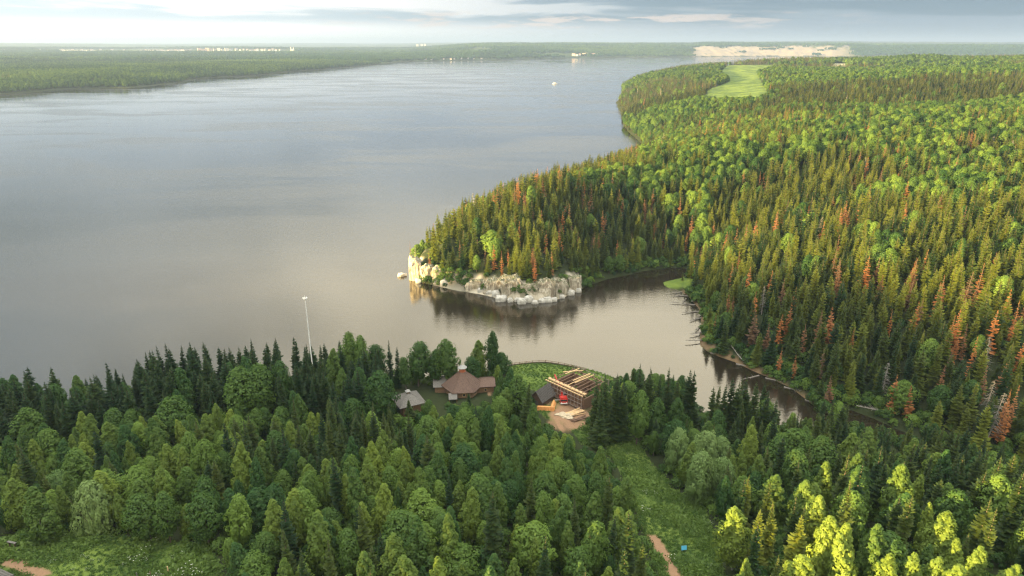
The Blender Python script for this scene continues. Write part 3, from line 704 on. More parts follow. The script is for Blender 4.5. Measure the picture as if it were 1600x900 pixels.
# --- near bank
def near_bank():
    x, y = jgrid(-330, 330, 60, 330, 5.2)
    h, dn, dr, df = land(x, y); px, py, dep = proj(np.stack([x, y, h], 1))
    k = (dn > 2.0) & (dep > 20) & (px > -160) & (px < 1760) & (py < 1150)
    d2 = np.array([np.min(np.hypot(hand_xy[:, 0] - a, hand_xy[:, 1] - b) - hand_r * .75) for a, b in zip(x, y)])
    k &= d2 > 1.1
    x, y, h, dn, px, py, dep = (q[k] for q in (x, y, h, dn, px, py, dep))
    u = RNG.random(len(x)); f = fbm(x / 34, y / 34, 91, 3); f2 = fbm(x / 18, y / 18, 95, 2)
    # share of conifers
    pc = 0.07 + 0.75 * sm(f, .54, .70)
    shore = (dn < 44) & (px < 625)
    pc = np.where(shore, .93, pc)
    pc = np.where((px > 1100) & (py < 800), 0.62 + .3 * sm(f, .4, .6), pc)
    pc = np.where((px > 1230) & (py >= 700), 0.55, pc)
    pc = np.where((px < 330) & (py > 650) & ~shore, 0.04, pc)
    kinds = np.where(u < pc, 'spruce', np.where(RNG.random(len(x)) < (.35 + .4 * sm(f2, .4, .6)), 'birch', 'broad')).astype(object)
    H = np.where(kinds == 'spruce', RNG.uniform(12, 19, len(x)), np.where(kinds == 'birch', RNG.uniform(8, 17, len(x)), RNG.uniform(7, 14.5, len(x))))
    H = np.where(shore, RNG.uniform(15, 22, len(x)), H)
    W = np.array([KR[q] for q in kinds]) * H / np.array([KH[q] for q in kinds])
    ok, sc = tree_ok_near(x, y, h, H, W)
    tint = np.where(kinds == 'spruce', RNG.uniform(0, .35, len(x)), np.clip(RNG.normal(.40, .30, len(x)) + (f2 - .5) * .8, 0, 1))
    tint = np.where(shore, RNG.uniform(0, .12, len(x)), tint)
    # heights trimmed to the skyline, random widths
    H2 = H * sc; K = np.array([KH[q] for q in kinds])
    wm = np.where(kinds == 'spruce', RNG.uniform(.85, 1.25, len(x)), RNG.uniform(.72, 1.25, len(x)))
    wm = np.where(shore & (kinds == 'spruce'), RNG.uniform(1.1, 1.5, len(x)), wm)
    k = ok
    push(kinds[k], x[k], y[k], h[k] - .3, (H2 / K * wm)[k], (H2 / K)[k], tint[k], 1)
    # undergrowth: bushes between and under the trees
    x, y = jgrid(-260, 300, 60, 320, 3.4); h, dn, dr, df = land(x, y); px, py, dep = proj(np.stack([x, y, h], 1))
    k = (dn > 1.5) & (dep > 20) & (px > -60) & (px < 1660) & (py < 960); x, y, h, px, py = (q[k] for q in (x, y, h, px, py))
    H = RNG.uniform(1.6, 4.2, len(x)); ok, sc = tree_ok_near(x, y, h, H, H * .55)
    ok &= RNG.random(len(x)) < .75
    kd = np.full(len(x), 'bush', object)
    push(kd[ok], x[ok], y[ok], h[ok] - .2, (H * .36)[ok], (H / 3)[ok], np.clip(RNG.normal(.25, .2, len(x)), 0, .9)[ok], 2)
near_bank()

# --- right bank with the cape
BROAD_Z = [[(985, 215), (1600, 165), (1600, 232), (1400, 235), (1250, 262), (1150, 300), (1085, 330), (1060, 300), (1000, 262)],
           [(1070, 300), (1100, 300), (1110, 420), (1085, 430), (1080, 360)], [(1085, 470), (1110, 470), (1112, 545), (1092, 545)],
           [(1100, 100), (1250, 95), (1260, 130), (1180, 160), (1100, 165), (1080, 130)], [(1360, 400), (1400, 400), (1400, 440), (1360, 440)], [(1400, 120), (1600, 110), (1600, 150), (1430, 160)]]
def right_bank():
    for (r0, r1, s) in ((0, 480, 5.0), (480, 900, 5.8), (900, 1700, 7.4), (1700, 3800, 10)):
        X1 = min(3000, r1 * .8)
        x, y = jgrid(-120, X1, 120, r1, s); r = np.hypot(x, y)
        k = (r >= r0) & (r < r1) & in_view(x, y, R(6)); x, y = x[k], y[k]
        h, dn, dr, df = land(x, y); k = (dr > 2.2); x, y, h, dr = x[k], y[k], h[k], dr[k]
        px, py, dep = proj(np.stack([x, y, h], 1)); r = np.hypot(x, y)
        for p in (FAR_MEADOW, SMALL_MEADOW, BROWN_FIELD, [(1030, 450), (1030, 430), (1076, 430), (1084, 455)]):
            q = inpoly(p, px, py); x, y, h, dr, px, py, r = (a[~q] for a in (x, y, h, dr, px, py, r))
        # the bare cliff edge of the cape
        cl = (x > CLIFF_A[0] - 2) & (x < CLIFF_B[0] + 1) & (y < 430) & (dr < 6.0)
        tipc = W0(652, 425); cl |= np.hypot(x - tipc[0], y - tipc[1]) < 13
        x, y, h, dr, px, py, r = (a[~cl] for a in (x, y, h, dr, px, py, r))
        n = len(x); f = fbm(x / 90, y / 90, 131, 3); f2 = fbm(x / 35, y / 35, 133, 2)
        pb = .04 + .75 * sm(f, .60, .72) * (r > 420)
        for p in BROAD_Z: pb = np.where(inpoly(p, px, py), .74 - .45 * sm(f2, .45, .62), pb)
        pb = np.where((r > 900) & (f > .5), np.maximum(pb, .22), pb)
        f3 = fbm(x / 260, y / 170, 137, 3); pb = np.where(r > 850, .05 + .72 * sm(f3, .50, .58), pb)
        edge = (dr < 9) & (r < 500); pb = np.where(edge, .16, pb)
        pd = (.055 + .24 * sm(fbm(x / 40, y / 40, 141, 2), .50, .64)) * (r < 900) + .02 * (r >= 900)
        pd = np.where((dr < 70) & (px < 1000) & (y > 330) & (y < 620), .19, pd)
        u = RNG.random(n); far = r > 1250
        kinds = np.where(u < pb, np.where(far, 'farbroad', 'broad'), np.where(RNG.random(n) < pd, 'dead', np.where(far, 'farspruce', 'slim'))).astype(object)
        kinds = np.where((kinds == 'dead') & (RNG.random(n) < .035), 'snag', kinds)
        H = np.where((kinds == 'broad') | (kinds == 'farbroad'), RNG.uniform(10, 15, n), RNG.uniform(11, 18.5, n))
        H = np.where(edge, H * .88, H) * np.where(kinds == 'dead', .98, 1)
        K = np.array([KH[q] for q in kinds]) ; wm = RNG.uniform(1.0, 1.5, n) * (1 + (s - 5.0) * .07)
        tint = np.clip(RNG.uniform(0, .95, n) + (f2 - .5) * .5, 0, 1)
        tint = np.where(r > 800, tint * np.where((kinds != 'broad') & (kinds != 'farbroad'), .6, .72), tint)
        tint = np.where((kinds == 'dead'), RNG.random(n), tint)
        ok = np.ones(n, bool)
        # keep the far water and dark creek open to view
        tpx, tpy, _ = proj(np.stack([x, y, h + H], 1))
        push(kinds[ok], x[ok], y[ok], h[ok] - .3, (H / K * wm)[ok], (H / K)[ok], tint[ok], 3 if r1 <= 900 else 4)
right_bank()

def shore_scrub():
    x, y = jgrid(-70, 420, 110, 480, 2.3); r = np.hypot(x, y); h, dn, dr, df = land(x, y); px, py, dep = proj(np.stack([x, y, h], 1))
    k = (dr > .8) & (dr < 9) & (dn < -1) & ~((x > CLIFF_A[0] + 14) & (x < CLIFF_B[0] + 2) & (y < 420)) & (np.hypot(x - W0(652, 425)[0], y - W0(652, 425)[1]) > 12) & (RNG.random(len(x)) < .72)
    k &= ~inpoly([(1030, 450), (1030, 430), (1076, 430), (1084, 455)], px, py)
    x, y, h = x[k], y[k], h[k]; n = len(x); H = RNG.uniform(1.2, 4.0, n)
    push(np.full(n, 'bush', object), x, y, h - .2, H * .4, H / 3, np.clip(RNG.normal(.35, .28, n), 0, 1), 3)
    # young trees under the near part of the hillside
    x, y = jgrid(20, 420, 110, 430, 4.4); r = np.hypot(x, y); h, dn, dr, df = land(x, y); px, py, dep = proj(np.stack([x, y, h], 1))
    k = (dr > 6) & (dr < 150) & (r < 430) & (dn < -1) & (px > 1060) & (px < 1720) & (RNG.random(len(x)) < .6); x, y, h = x[k], y[k], h[k]; n = len(x)
    kd = np.where(RNG.random(n) < .65, 'slim', 'bush').astype(object); H = np.where(kd == 'slim', RNG.uniform(4, 10, n), RNG.uniform(2, 4, n))
    push(kd, x, y, h - .2, np.where(kd == 'slim', H / 20 * 1.5, H * .36), H / np.where(kd == 'slim', 20, 3), RNG.uniform(0, .6, n), 3)
    # shrubs holding on to the cliff
    x, y = jgrid(CLIFF_A[0], CLIFF_B[0] + 2, 300, 420, 2.6); h, dn, dr, df = land(x, y)
    k = (dr > 3.0) & (dr < 8) & (RNG.random(len(x)) < .4); x, y, h = x[k], y[k], h[k]; n = len(x); H = RNG.uniform(1., 2.8, n)
    push(np.full(n, 'bush', object), x, y, h - .1, H * .42, H / 3, np.clip(RNG.normal(.4, .25, n), 0, 1), 3)
shore_scrub()

# --- far bank and the hill behind the camera that keeps the near bank in shade
def far_bank():
    x, y = jgrid(-4200, 900, 800, 4600, 10.5); r = np.hypot(x, y); k = in_view(x, y, R(9)) & (r < 4500); x, y = x[k], y[k]
    h, dn, dr, df = land(x, y); k = df > 10; x, y, h, df = x[k], y[k], h[k], df[k]
    n = len(x); f = fbm(x / 220, y / 220, 151, 3)
    kinds = np.where(RNG.random(n) < .18 + .6 * sm(f, .55, .7), 'farspruce', 'farbroad').astype(object)
    H = RNG.uniform(11, 17, n); K = np.array([KH[q] for q in kinds]); tint = np.clip(RNG.uniform(.1, .6, n) + (fbm(x / 300, y / 300, 155, 3) - .5) * 1.2, 0, 1)
    push(kinds, x, y, h - .3, H / K * 1.45, H / K, tint, 5)
    x, y = jgrid(-10500, 10500, 2500, 13000, 62); r = np.hypot(x, y); k = in_view(x, y, R(9)) & (r >= 4450) & (r < 11500); x, y = x[k], y[k]
    h, dn, dr, df = land(x, y); px, py, dep = proj(np.stack([x, y, h], 1)); at = grid_attrs(x, y, h, dn, dr, df)
    k = (df > 30) & (at[2] < .5) & (at[3] < .3) & (fbm(x / 500, y / 500, 161, 3) < .66) & ~((px > 90) & (px < 465) & (py > 76.5) & (py < 82.5)); x, y, h = x[k], y[k], h[k]; n = len(x)
    push(np.full(n, 'woodpatch', object), x, y, h - 1, RNG.uniform(1.3, 1.7, n), RNG.uniform(.85, 1.25, n), np.clip(RNG.uniform(-.1, .12, n) + (fbm(x / 700, y / 700, 163, 3) - .5), 0, 1), 6)
    # hill behind and left of the camera
    x, y = jgrid(-900, -250, -320, 330, 7.5); h, dn, dr, df = land(x, y); k = (dn > 4) & (h > 25); x, y, h = x[k], y[k], h[k]; n = len(x)
    push(np.full(n, 'farspruce', object), x, y, h - .3, RNG.uniform(.9, 1.3, n), RNG.uniform(.7, 1.0, n), RNG.uniform(0, .4, n), 7)
far_bank()
print('trees', len(TREES))

# ------------------------------------------------------------------ single trees or masses
def gn_instancer(name, lib_coll, rows, label, nproto):
    me = bpy.data.meshes.new(name); n = len(rows)
    A = np.array([(q[1], q[2], q[3], q[4], q[5], q[6], q[7], q[8] % nproto) for q in rows], np.float64)
    me.vertices.add(n); me.vertices.foreach_set('co', A[:, :3].astype(np.float32).ravel())
    def put(nm, typ, arr):
        a = me.attributes.new(nm, typ, 'POINT'); a.data.foreach_set('vector' if typ == 'FLOAT_VECTOR' else 'value', arr)
    put('scl', 'FLOAT_VECTOR', np.stack([A[:, 3], A[:, 3], A[:, 4]], 1).astype(np.float32).ravel())
    put('rot', 'FLOAT_VECTOR', np.stack([RNG.normal(0, .03, n), RNG.normal(0, .03, n), A[:, 5]], 1).astype(np.float32).ravel())
    put('tint', 'FLOAT', A[:, 6].astype(np.float32)); put('pick', 'INT', A[:, 7].astype(np.int32))
    ob = bpy.data.objects.new(name, me); col.objects.link(ob)
    g = bpy.data.node_groups.new(name, 'GeometryNodeTree')
    g.interface.new_socket('Geometry', in_out='INPUT', socket_type='NodeSocketGeometry')
    g.interface.new_socket('Geometry', in_out='OUTPUT', socket_type='NodeSocketGeometry')
    N = g.nodes; L = g.links
    gi = N.new('NodeGroupInput'); go = N.new('NodeGroupOutput')
    ci = N.new('GeometryNodeCollectionInfo'); ci.inputs['Collection'].default_value = lib_coll
    ci.inputs['Separate Children'].default_value = True; ci.inputs['Reset Children'].default_value = True
    ip = N.new('GeometryNodeInstanceOnPoints'); ip.inputs['Pick Instance'].default_value = True
    def na(nm, t):
        q = N.new('GeometryNodeInputNamedAttribute'); q.data_type = t; q.inputs['Name'].default_value = nm
        return [o for o in q.outputs if o.enabled and o.name == 'Attribute'][0]
    e2r = N.new('FunctionNodeEulerToRotation'); L.new(na('rot', 'FLOAT_VECTOR'), e2r.inputs[0])
    L.new(gi.outputs[0], ip.inputs['Points']); L.new(ci.outputs[0], ip.inputs['Instance'])
    L.new(na('pick', 'INT'), ip.inputs['Instance Index']); L.new(e2r.outputs[0], ip.inputs['Rotation']); L.new(na('scl', 'FLOAT_VECTOR'), ip.inputs['Scale'])
    L.new(ip.outputs[0], go.inputs[0])
    md = ob.modifiers.new('scatter', 'NODES'); md.node_group = g
    ob['kind'] = 'stuff'; ob['label'] = label
    return ob

FAMILY = {'spruce': 'spruce', 'slim': 'spruce', 'broad': 'broad', 'birch': 'birch', 'willow': 'willow', 'bush': 'bush', 'dead': 'dead', 'snag': 'snag'}
CATN = {'spruce': 'spruce tree', 'broad': 'broadleaf tree', 'birch': 'birch tree', 'willow': 'willow tree', 'bush': 'bush', 'dead': 'dead spruce', 'snag': 'bare tree'}
OBN = {'spruce': 'spruce_tree', 'broad': 'broadleaf_tree', 'birch': 'birch_tree', 'willow': 'willow_tree', 'bush': 'bush', 'dead': 'dead_spruce', 'snag': 'bare_tree'}
LIMIT = {'spruce': 298, 'broad': 298, 'birch': 298, 'willow': 60, 'bush': 0, 'dead': 160, 'snag': 60}
T_P = np.array([(t[1], t[2], t[3]) for t in TREES]); T_H = np.array([t[5] * KH[t[0]] for t in TREES])
bpx, bpy_, bdep = proj(T_P); tpx, tpy, tdep = proj(T_P + np.stack([T_H * 0, T_H * 0, T_H], 1))
inframe = (tpx > 2) & (tpx < 1598) & (tpy < 893) & (tpy > 0) & (bdep > 10)
asize = FPX * T_H / np.maximum(bdep, 1) * np.array([KR[t[0]] * t[4] / 3 for t in TREES]) ** .3
chosen = np.zeros(len(TREES), bool)
for fam, lim in LIMIT.items():
    idx = [i for i, t in enumerate(TREES) if FAMILY.get(t[0]) == fam and inframe[i] and t[9] in (1, 2, 3)]
    idx.sort(key=lambda i: -asize[i]); chosen[idx[:lim]] = True

LANDMARKS = [('the white mast', 482, 530), ('the timber hall under construction', 890, 590), ('the many-sided log house', 720, 600), ('the grey pyramid-roofed log hut', 640, 618),
    ('the round pale willow thicket', 1100, 710), ('the dark shed beside the hall', 848, 612), ('the blue board in the meadow', 1068, 859), ('the dirt track at the photo foot', 1035, 865),
    ('the lone birch by the signpost', 38, 800), ('the silvery round willow at the left clearing', 132, 790), ('the photo lower right corner', 1600, 900), ('the photo lower left corner', 0, 900),
    ('the white cliff of the cape', 820, 440), ('the pale tip of the cape', 650, 415), ('the grassy spit in the bay', 1055, 440), ('the dark side arm of the river', 1190, 600),
    ('the bare grey snag by the right edge', 1563, 650), ('the middle of the photo foot', 800, 900), ('the photo left edge at the shore', 0, 590), ('the far green meadow', 1150, 130),
    ('the sunlit yellow birches', 1315, 840), ('the photo right edge halfway up', 1600, 450), ('the yellow-tipped birch among green trees', 420, 790), ('the tall pale birch left of centre', 366, 740),
    ('the middle of the near wood', 620, 740), ('the foot of the right hillside', 1300, 600), ('the fallen trunks on the bay shore', 1085, 490), ('the middle of the right hillside', 1350, 450), ('the dense near wood at left', 200, 680), ('the near meadow head', 950, 690)]
LMX = np.array([l[1] for l in LANDMARKS]); LMY = np.array([l[2] for l in LANDMARKS])
ORD = ['nearest', 'second', 'third', 'fourth', 'fifth', 'sixth', 'seventh', 'eighth', 'ninth', 'tenth']
def ordn(k):
    if k < 10: return ORD[k]
    k += 1; return '%d%s' % (k, 'th' if 10 < k % 100 < 14 else {1: 'st', 2: 'nd', 3: 'rd'}.get(k % 10, 'th'))
buckets = {}
for i in np.nonzero(chosen)[0]:
    cx_ = (tpx[i] + bpx[i]) / 2; cy_ = tpy[i] + .35 * (bpy_[i] - tpy[i])
    d = np.hypot(LMX - cx_, LMY - cy_); L = int(np.argmin(d)); dx, dy = cx_ - LMX[L], cy_ - LMY[L]
    side = ('right of' if dx > 0 else 'left of') if abs(dx) > abs(dy) * 1.0 else ('below' if dy > 0 else 'above')
    fam = FAMILY[TREES[i][0]]; buckets.setdefault((L, side, fam), []).append((d[L], i))
TREE_LABEL = {}
TONE = {'spruce': ['dark', 'green', 'lighter green'], 'broad': ['dark green leafy', 'mid green leafy', 'light green leafy'], 'birch': ['grey green', 'fresh green', 'yellow green'],
        'willow': ['greyish', 'pale green', 'pale green'], 'bush': ['dark', 'green', 'light'], 'dead': ['rusty dead', 'orange dead', 'bright orange dead'], 'snag': ['bare grey', 'bare grey', 'bare grey']}
NOUN = {'spruce': 'spruce', 'broad': 'tree', 'birch': 'birch', 'willow': 'willow', 'bush': 'bush', 'dead': 'spruce', 'snag': 'dead tree'}
for (L, side, fam), mem in buckets.items():
    mem.sort()
    for k, (_, i) in enumerate(mem):
        t = TREES[i]; tone = TONE[fam][0 if t[7] < .3 else 1 if t[7] < .62 else 2]
        nm = LANDMARKS[L][0].replace(' under construction', '').replace('the yellow-tipped birch among green trees', 'the yellow-tipped birch').replace('the bare grey snag by the right edge', 'the bare grey snag').replace('the silvery round willow at the left clearing', 'the silvery round willow')
        if fam == 'broad': tone = tone.replace(' leafy', '')
        TREE_LABEL[i] = '%s %s, %s such tree %s %s' % (tone, NOUN[fam], ordn(k), side, nm) if fam != 'broad' else '%s tree, %s of its kind %s %s' % (tone, ordn(k), side, nm)

GROUPN = {'spruce': 'spruces of the woods', 'broad': 'broadleaf trees of the woods', 'birch': 'birches of the woods', 'willow': 'willows at the meadow', 'bush': 'bushes under the trees', 'dead': 'dead rusty spruces', 'snag': 'bare grey dead trees'}
for i in np.nonzero(chosen)[0]:
    kd, x, y, z, sxy, sz, rot, tint, pi, _ = TREES[i]; fam = FAMILY[kd]
    cm, tm = protos[kd][pi % len(protos[kd])]
    r_ = bpy.data.objects.new(OBN[fam], None); col.objects.link(r_); r_.location = (x, y, z); r_.scale = (sxy, sxy, sz); r_.rotation_euler = (R(random.gauss(0, 1.3 if fam in ('spruce', 'dead') else 3.5)), R(random.gauss(0, 1.3 if fam in ('spruce', 'dead') else 3.5)), rot)
    tag(r_, TREE_LABEL[i], CATN[fam], GROUPN[fam])
    c_ = bpy.data.objects.new('crown', cm); c_['tint'] = float(tint); c_.parent = r_; col.objects.link(c_)
    t_ = bpy.data.objects.new('trunk', tm); t_.parent = r_; col.objects.link(t_)

MASS = {'spruce': ('spruce_wood', 'further dark spruces of the near woods seen as one mass'), 'slim': ('hillside_spruce_wood', 'dense slim spruces covering the right hillside and cape'),
        'broad': ('leafy_wood', 'further green leafy trees among the spruces of the hillside'), 'birch': ('birch_wood', 'further birches mixed into the near wood'),
        'willow': ('willow_wood', 'further willows'), 'bush': ('undergrowth', 'leafy undergrowth and bushes filling the ground under the near trees'),
        'dead': ('dead_spruce_wood', 'rusty orange dead spruces scattered over the hillside'), 'snag': ('bare_wood', 'bare grey snags scattered over the hillside'),
        'farbroad': ('far_leafy_wood', 'far leafy woods on the plateau and the opposite bank'), 'farspruce': ('far_spruce_wood', 'far spruce woods on the plateau and the opposite bank'),
        'woodpatch': ('horizon_wood', 'hazy unbroken woods towards the horizon')}
byk = {}
for i, t in enumerate(TREES):
    if not chosen[i]: byk.setdefault(t[0], []).append(t)
for kd, rows in byk.items():
    if rows: gn_instancer(MASS[kd][0], lib[kd], rows, MASS[kd][1], len(protos[kd]))
    print(kd, len(rows))
#--OBJECTS--
# ------------------------------------------------------------------ object materials
def limestone():
    m, T = mat('limestone'); geo = T.new('ShaderNodeNewGeometry')
    mp = T.new('ShaderNodeMapping'); T.l.new(geo.outputs['Position'], mp.inputs[0]); mp.inputs['Scale'].default_value = (1.3, 1.3, .22)
    st = T.noise(mp.outputs[0], .8, 6, .7, .4); fine = T.noise(geo.outputs['Position'], 1.6, 6, .7); blot = T.noise(geo.outputs['Position'], .22, 4, .6)
    c = T.mix(T.rng(st, .38, .62), (0.26, 0.215, 0.155), (0.58, 0.52, 0.40))
    c = T.mix(T.math('MULTIPLY', T.rng(blot, .5, .65), .7), c, (0.20, 0.18, 0.115))
    sp = T.new('ShaderNodeSeparateXYZ'); T.l.new(geo.outputs['Normal'], sp.inputs[0])
    c = T.mix(T.math('MULTIPLY', T.rng(sp.outputs[2], .45, .8), T.rng(fine, .42, .55)), c, (0.07, 0.095, 0.03))
    b = T.new('ShaderNodeBsdfPrincipled'); T.put(b.inputs['Base Color'], c); b.inputs['Roughness'].default_value = .95
    bp = T.new('ShaderNodeBump'); bp.inputs['Strength'].default_value = 1; bp.inputs['Distance'].default_value = .5
    T.put(bp.inputs['Height'], T.math('ADD', st, fine)); T.l.new(bp.outputs[0], b.inputs['Normal'])
    o_ = T.new('ShaderNodeOutputMaterial'); T.l.new(b.outputs[0], o_.inputs[0]); return m
M['rock'] = limestone()
M['boulder'] = simple('boulder_stone', (0.44, 0.42, 0.37), 0.9, 0.35, 0.9, bump=.6)
M['roof_brown'] = simple('weathered_red_boards', (0.125, 0.078, 0.058), 0.85, 0.3, 2.2, stretch=(1, 1, 1))
M['roof_grey'] = simple('weathered_grey_boards', (0.15, 0.14, 0.125), 0.85, 0.28, 2.2)
M['roof_dark'] = simple('dark_old_boards', (0.075, 0.068, 0.062), 0.85, 0.35, 2.2)
M['log_old'] = simple('old_logs', (0.19, 0.115, 0.065), 0.85, 0.35, 2.5, stretch=(1, 1, 3))
M['log_dark'] = simple('dark_logs', (0.10, 0.062, 0.042), 0.9, 0.35, 2.5, stretch=(1, 1, 3))
M['timber'] = simple('fresh_timber', (0.62, 0.42, 0.22), 0.75, 0.22, 3)
M['timber_brown'] = simple('brown_timber', (0.17, 0.10, 0.062), 0.8, 0.3, 3)
M['orange_board'] = simple('orange_boards', (0.58, 0.28, 0.09), 0.75, 0.22, 3)
M['sawdust'] = simple('sawdust', (0.46, 0.38, 0.26), 0.95, 0.35, 2.5, bump=.5)
M['brick'] = simple('orange_brick', (0.42, 0.13, 0.06), 0.85, 0.25, 6)
M['pale'] = simple('pale_sheet', (0.27, 0.265, 0.25), 0.6, 0.15, 3)
M['red'] = simple('red_paint', (0.50, 0.035, 0.025), 0.45, 0.15, 3)
M['white'] = simple('white_paint', (0.78, 0.78, 0.75), 0.5, 0.08, 3)
M['steel'] = simple('galvanised_steel', (0.52, 0.53, 0.52), 0.45, 0.12, 3, metal=.3)
M['greysteel'] = simple('scaffold_poles', (0.26, 0.21, 0.18), 0.7, 0.3, 3)
M['glass'] = simple('window_glass', (0.03, 0.035, 0.04), 0.12, 0.1, 3)
M['tyre'] = simple('black_rubber', (0.02, 0.02, 0.02), 0.8, 0.2, 3)
M['blue'] = simple('blue_panel', (0.09, 0.42, 0.62), 0.5, 0.12, 3)
M['bpink'] = simple('pinkish_render', (0.50, 0.37, 0.31), 0.8, 0.12, .2)
M['bwhite'] = simple('white_render', (0.52, 0.50, 0.47), 0.8, 0.1, .2)
M['froof'] = simple('dull_roof', (0.30, 0.22, 0.19), 0.8, 0.2, .2)

def gz(x, y): return float(np.maximum(land(np.array([x]), np.array([y]))[0][0], 0))

# ------------------------------------------------------------------ limestone cliff, boulders
def rock_mesh(name, w, d, h, seed, boxy=.6, crack=.0, m=None, nu=56, nv=26, amp=.18):
    th = np.linspace(0, 2 * math.pi, nu, endpoint=False); ph = np.linspace(-.5 * math.pi, .5 * math.pi, nv)
    TH, PH = np.meshgrid(th, ph)
    sg = lambda v, e: np.sign(v) * np.abs(v) ** e
    X = sg(np.cos(TH), boxy) * np.cos(PH) ** boxy; Y = sg(np.sin(TH), boxy) * np.cos(PH) ** boxy; Z = sg(np.sin(PH), boxy)
    u = X * 3 + Y * 5
    X = X * w / 2; Y = Y * d / 2; Z = Z * h / 2
    nb = fbm(X / (.28 * w) + 3 + Z / h, Y / (.3 * d) + Z / (.5 * h) + seed * 3.3, seed, 4) - .5
    nf = fbm(X / 1.1 + Y / 1.3, Z / 1.6, seed + 5, 3) - .5
    k = 1 + amp * 2.2 * nb + amp * .9 * nf
    if crack:
        cr = np.abs(fbm((X + .6 * Y) / 1.7 + seed, Z / 9, seed + 9, 3) - .5) * 2
        k = k - crack * np.exp(-(cr / .10) ** 2)
        Z = Z + (Z > 0) * h * .35 * (fbm(X / 2.4, Y / 2.4, seed + 2, 3) - .5)
    X *= k; Y *= k; Z *= (1 + amp * nb)
    V = np.stack([X, Y, Z], -1).reshape(-1, 3)
    i = np.arange(nv - 1)[:, None] * nu; q = np.arange(nu)[None]; q2 = (q + 1) % nu
    F = np.stack([i + q, i + q2, i + nu + q2, i + nu + q], -1).reshape(-1, 4)
    me = np_mesh(name, V, F, [m or M['rock']]); return me

def rock(name, px, py, wpx, hpx, seed, label, cat, group, cliff=True, back=0.0, sink=.25, dfac=.7):
    x, y = W0(px, py, .5); v = np.array([x, y]) / math.hypot(x, y); dep = proj([x, y, 0])[2][0]
    w = wpx / FPX * dep * 1.05; h = hpx / FPX * dep / math.cos(R(19)) * 1.0; d = w * dfac
    x += v[0] * (d * .42 + back); y += v[1] * (d * .42 + back)
    me = rock_mesh(name, w, d, h * (1 + sink), seed, .40 if cliff else .62, .24 if cliff else 0, M['rock'] if cliff else M['boulder'],
                   *( (84, 40) if cliff else (30, 16)), amp=.26 if cliff else .34)
    o = bpy.data.objects.new(name, me); col.objects.link(o); o.location = (x, y, h * (1 + sink) / 2 - h * sink)
    o.rotation_euler[2] = -math.atan2(x, y) + R(8 * math.sin(seed)); tag(o, label, cat, group); return o

CL = 'pale limestone cliff blocks of the cape'
for k, (px_, py_, w_, h_, lb) in enumerate([
    (650, 437, 20, 33, 'tall sunlit pale rock pinnacle on the very tip of the cape'),
    (668, 440, 20, 25, 'sunlit pale rock column just right of the tip pinnacle'),
    (685, 441, 20, 22, 'cracked pale rock block, second right of the tip pinnacle'),
    (712, 447, 22, 10, 'low mossy rock ledge between the tip rocks and the earthy slope'),
    (745, 454, 34, 16, 'low brownish earthy rock slope where the long cliff begins'),
    (772, 459, 28, 22, 'cream limestone block forming the left end of the long cliff'),
    (800, 464, 38, 29, 'broad cream limestone block, largest of the long cliff'),
    (826, 466, 28, 22, 'low rubbly limestone block between two tall cliff blocks'),
    (848, 466, 36, 26, 'tall cream limestone block at the middle right of the long cliff'),
    (873, 460, 26, 22, 'greyish limestone block left of the last cliff block'),
    (895, 454, 24, 22, 'last cream limestone block at the right end of the cliff')]):
    rock('cliff_rock', px_, py_, w_, h_, 31 + k, lb, 'cliff rock', CL, dfac=.75)
BL = [(627, 431, 9, 5, 'flat white rock alone in the water off the cape tip'), (633, 430, 5, 4, 'small white rock in the water nearest the cape tip'),
      (654, 441, 9, 6, 'sunlit boulder at the foot of the tip pinnacle'), (683, 444, 11, 9, 'left one of two big round boulders beside the tip rocks'), (695, 446, 15, 10, 'right one of two big round boulders beside the tip rocks'),
      (709, 447, 6, 4, 'small boulder right after the two big round ones'), (722, 449, 8, 5, 'second small boulder on the bare shore before the cliff'), (736, 453, 7, 4, 'small boulder under the brown earthy slope'),
      (752, 457, 10, 7, 'white boulder at the left foot of the long cliff'), (765, 460, 12, 7, 'second white boulder at the left foot of the long cliff'), (776, 463, 14, 9, 'big angular boulder under the left end block'),
      (783, 470, 16, 8, 'white flat boulder reaching furthest out before the broad block'), (797, 471, 9, 6, 'boulder right of the flat furthest one'), (808, 470, 8, 5, 'small boulder under the right half of the broad block'),
      (815, 474, 13, 8, 'pale boulder lowest in the shore line of rocks'), (826, 471, 12, 9, 'boulder under the low rubbly block'), (836, 474, 9, 5, 'flat boulder between the rubbly and the tall block'),
      (846, 472, 10, 6, 'boulder under the tall middle right block'), (856, 471, 12, 7, 'second boulder under the tall middle right block'), (866, 470, 9, 6, 'third boulder under the tall middle right block'),
      (878, 465, 8, 5, 'small boulder under the greyish block'), (892, 460, 11, 7, 'boulder at the foot of the last cliff block'), (904, 456, 8, 6, 'last boulder at the right end of the cliff')]
for k, (px_, py_, w_, h_, lb) in enumerate(BL):
    rock('boulder', px_, py_, w_, h_, 71 + k, lb, 'boulder', 'boulders along the foot of the cape', cliff=False, dfac=.8, sink=.5)

# ------------------------------------------------------------------ log buildings
def log_ring(mb, poly, z0, z1, n, bulge=.09):
    """a wall of horizontal logs round a closed plan"""
    P = np.array(poly, float); c = P.mean(0); k = len(P); V = []; F = []
    lv = []
    for i in range(n):
        a = z0 + (z1 - z0) * i / n; s_ = (z1 - z0) / n
        lv += [(a + .001, -bulge), (a + s_ * .3, 0), (a + s_ * .7, 0), (a + s_ - .001, -bulge)]
    for z, b in lv:
        for p in P:
            d = (p - c) / np.linalg.norm(p - c); q = p + d * b; V.append((q[0], q[1], z))
    for i in range(len(lv) - 1):
        for j in range(k): F.append((i * k + j, i * k + (j + 1) % k, (i + 1) * k + (j + 1) % k, (i + 1) * k + j))
    mb.add(V, F)

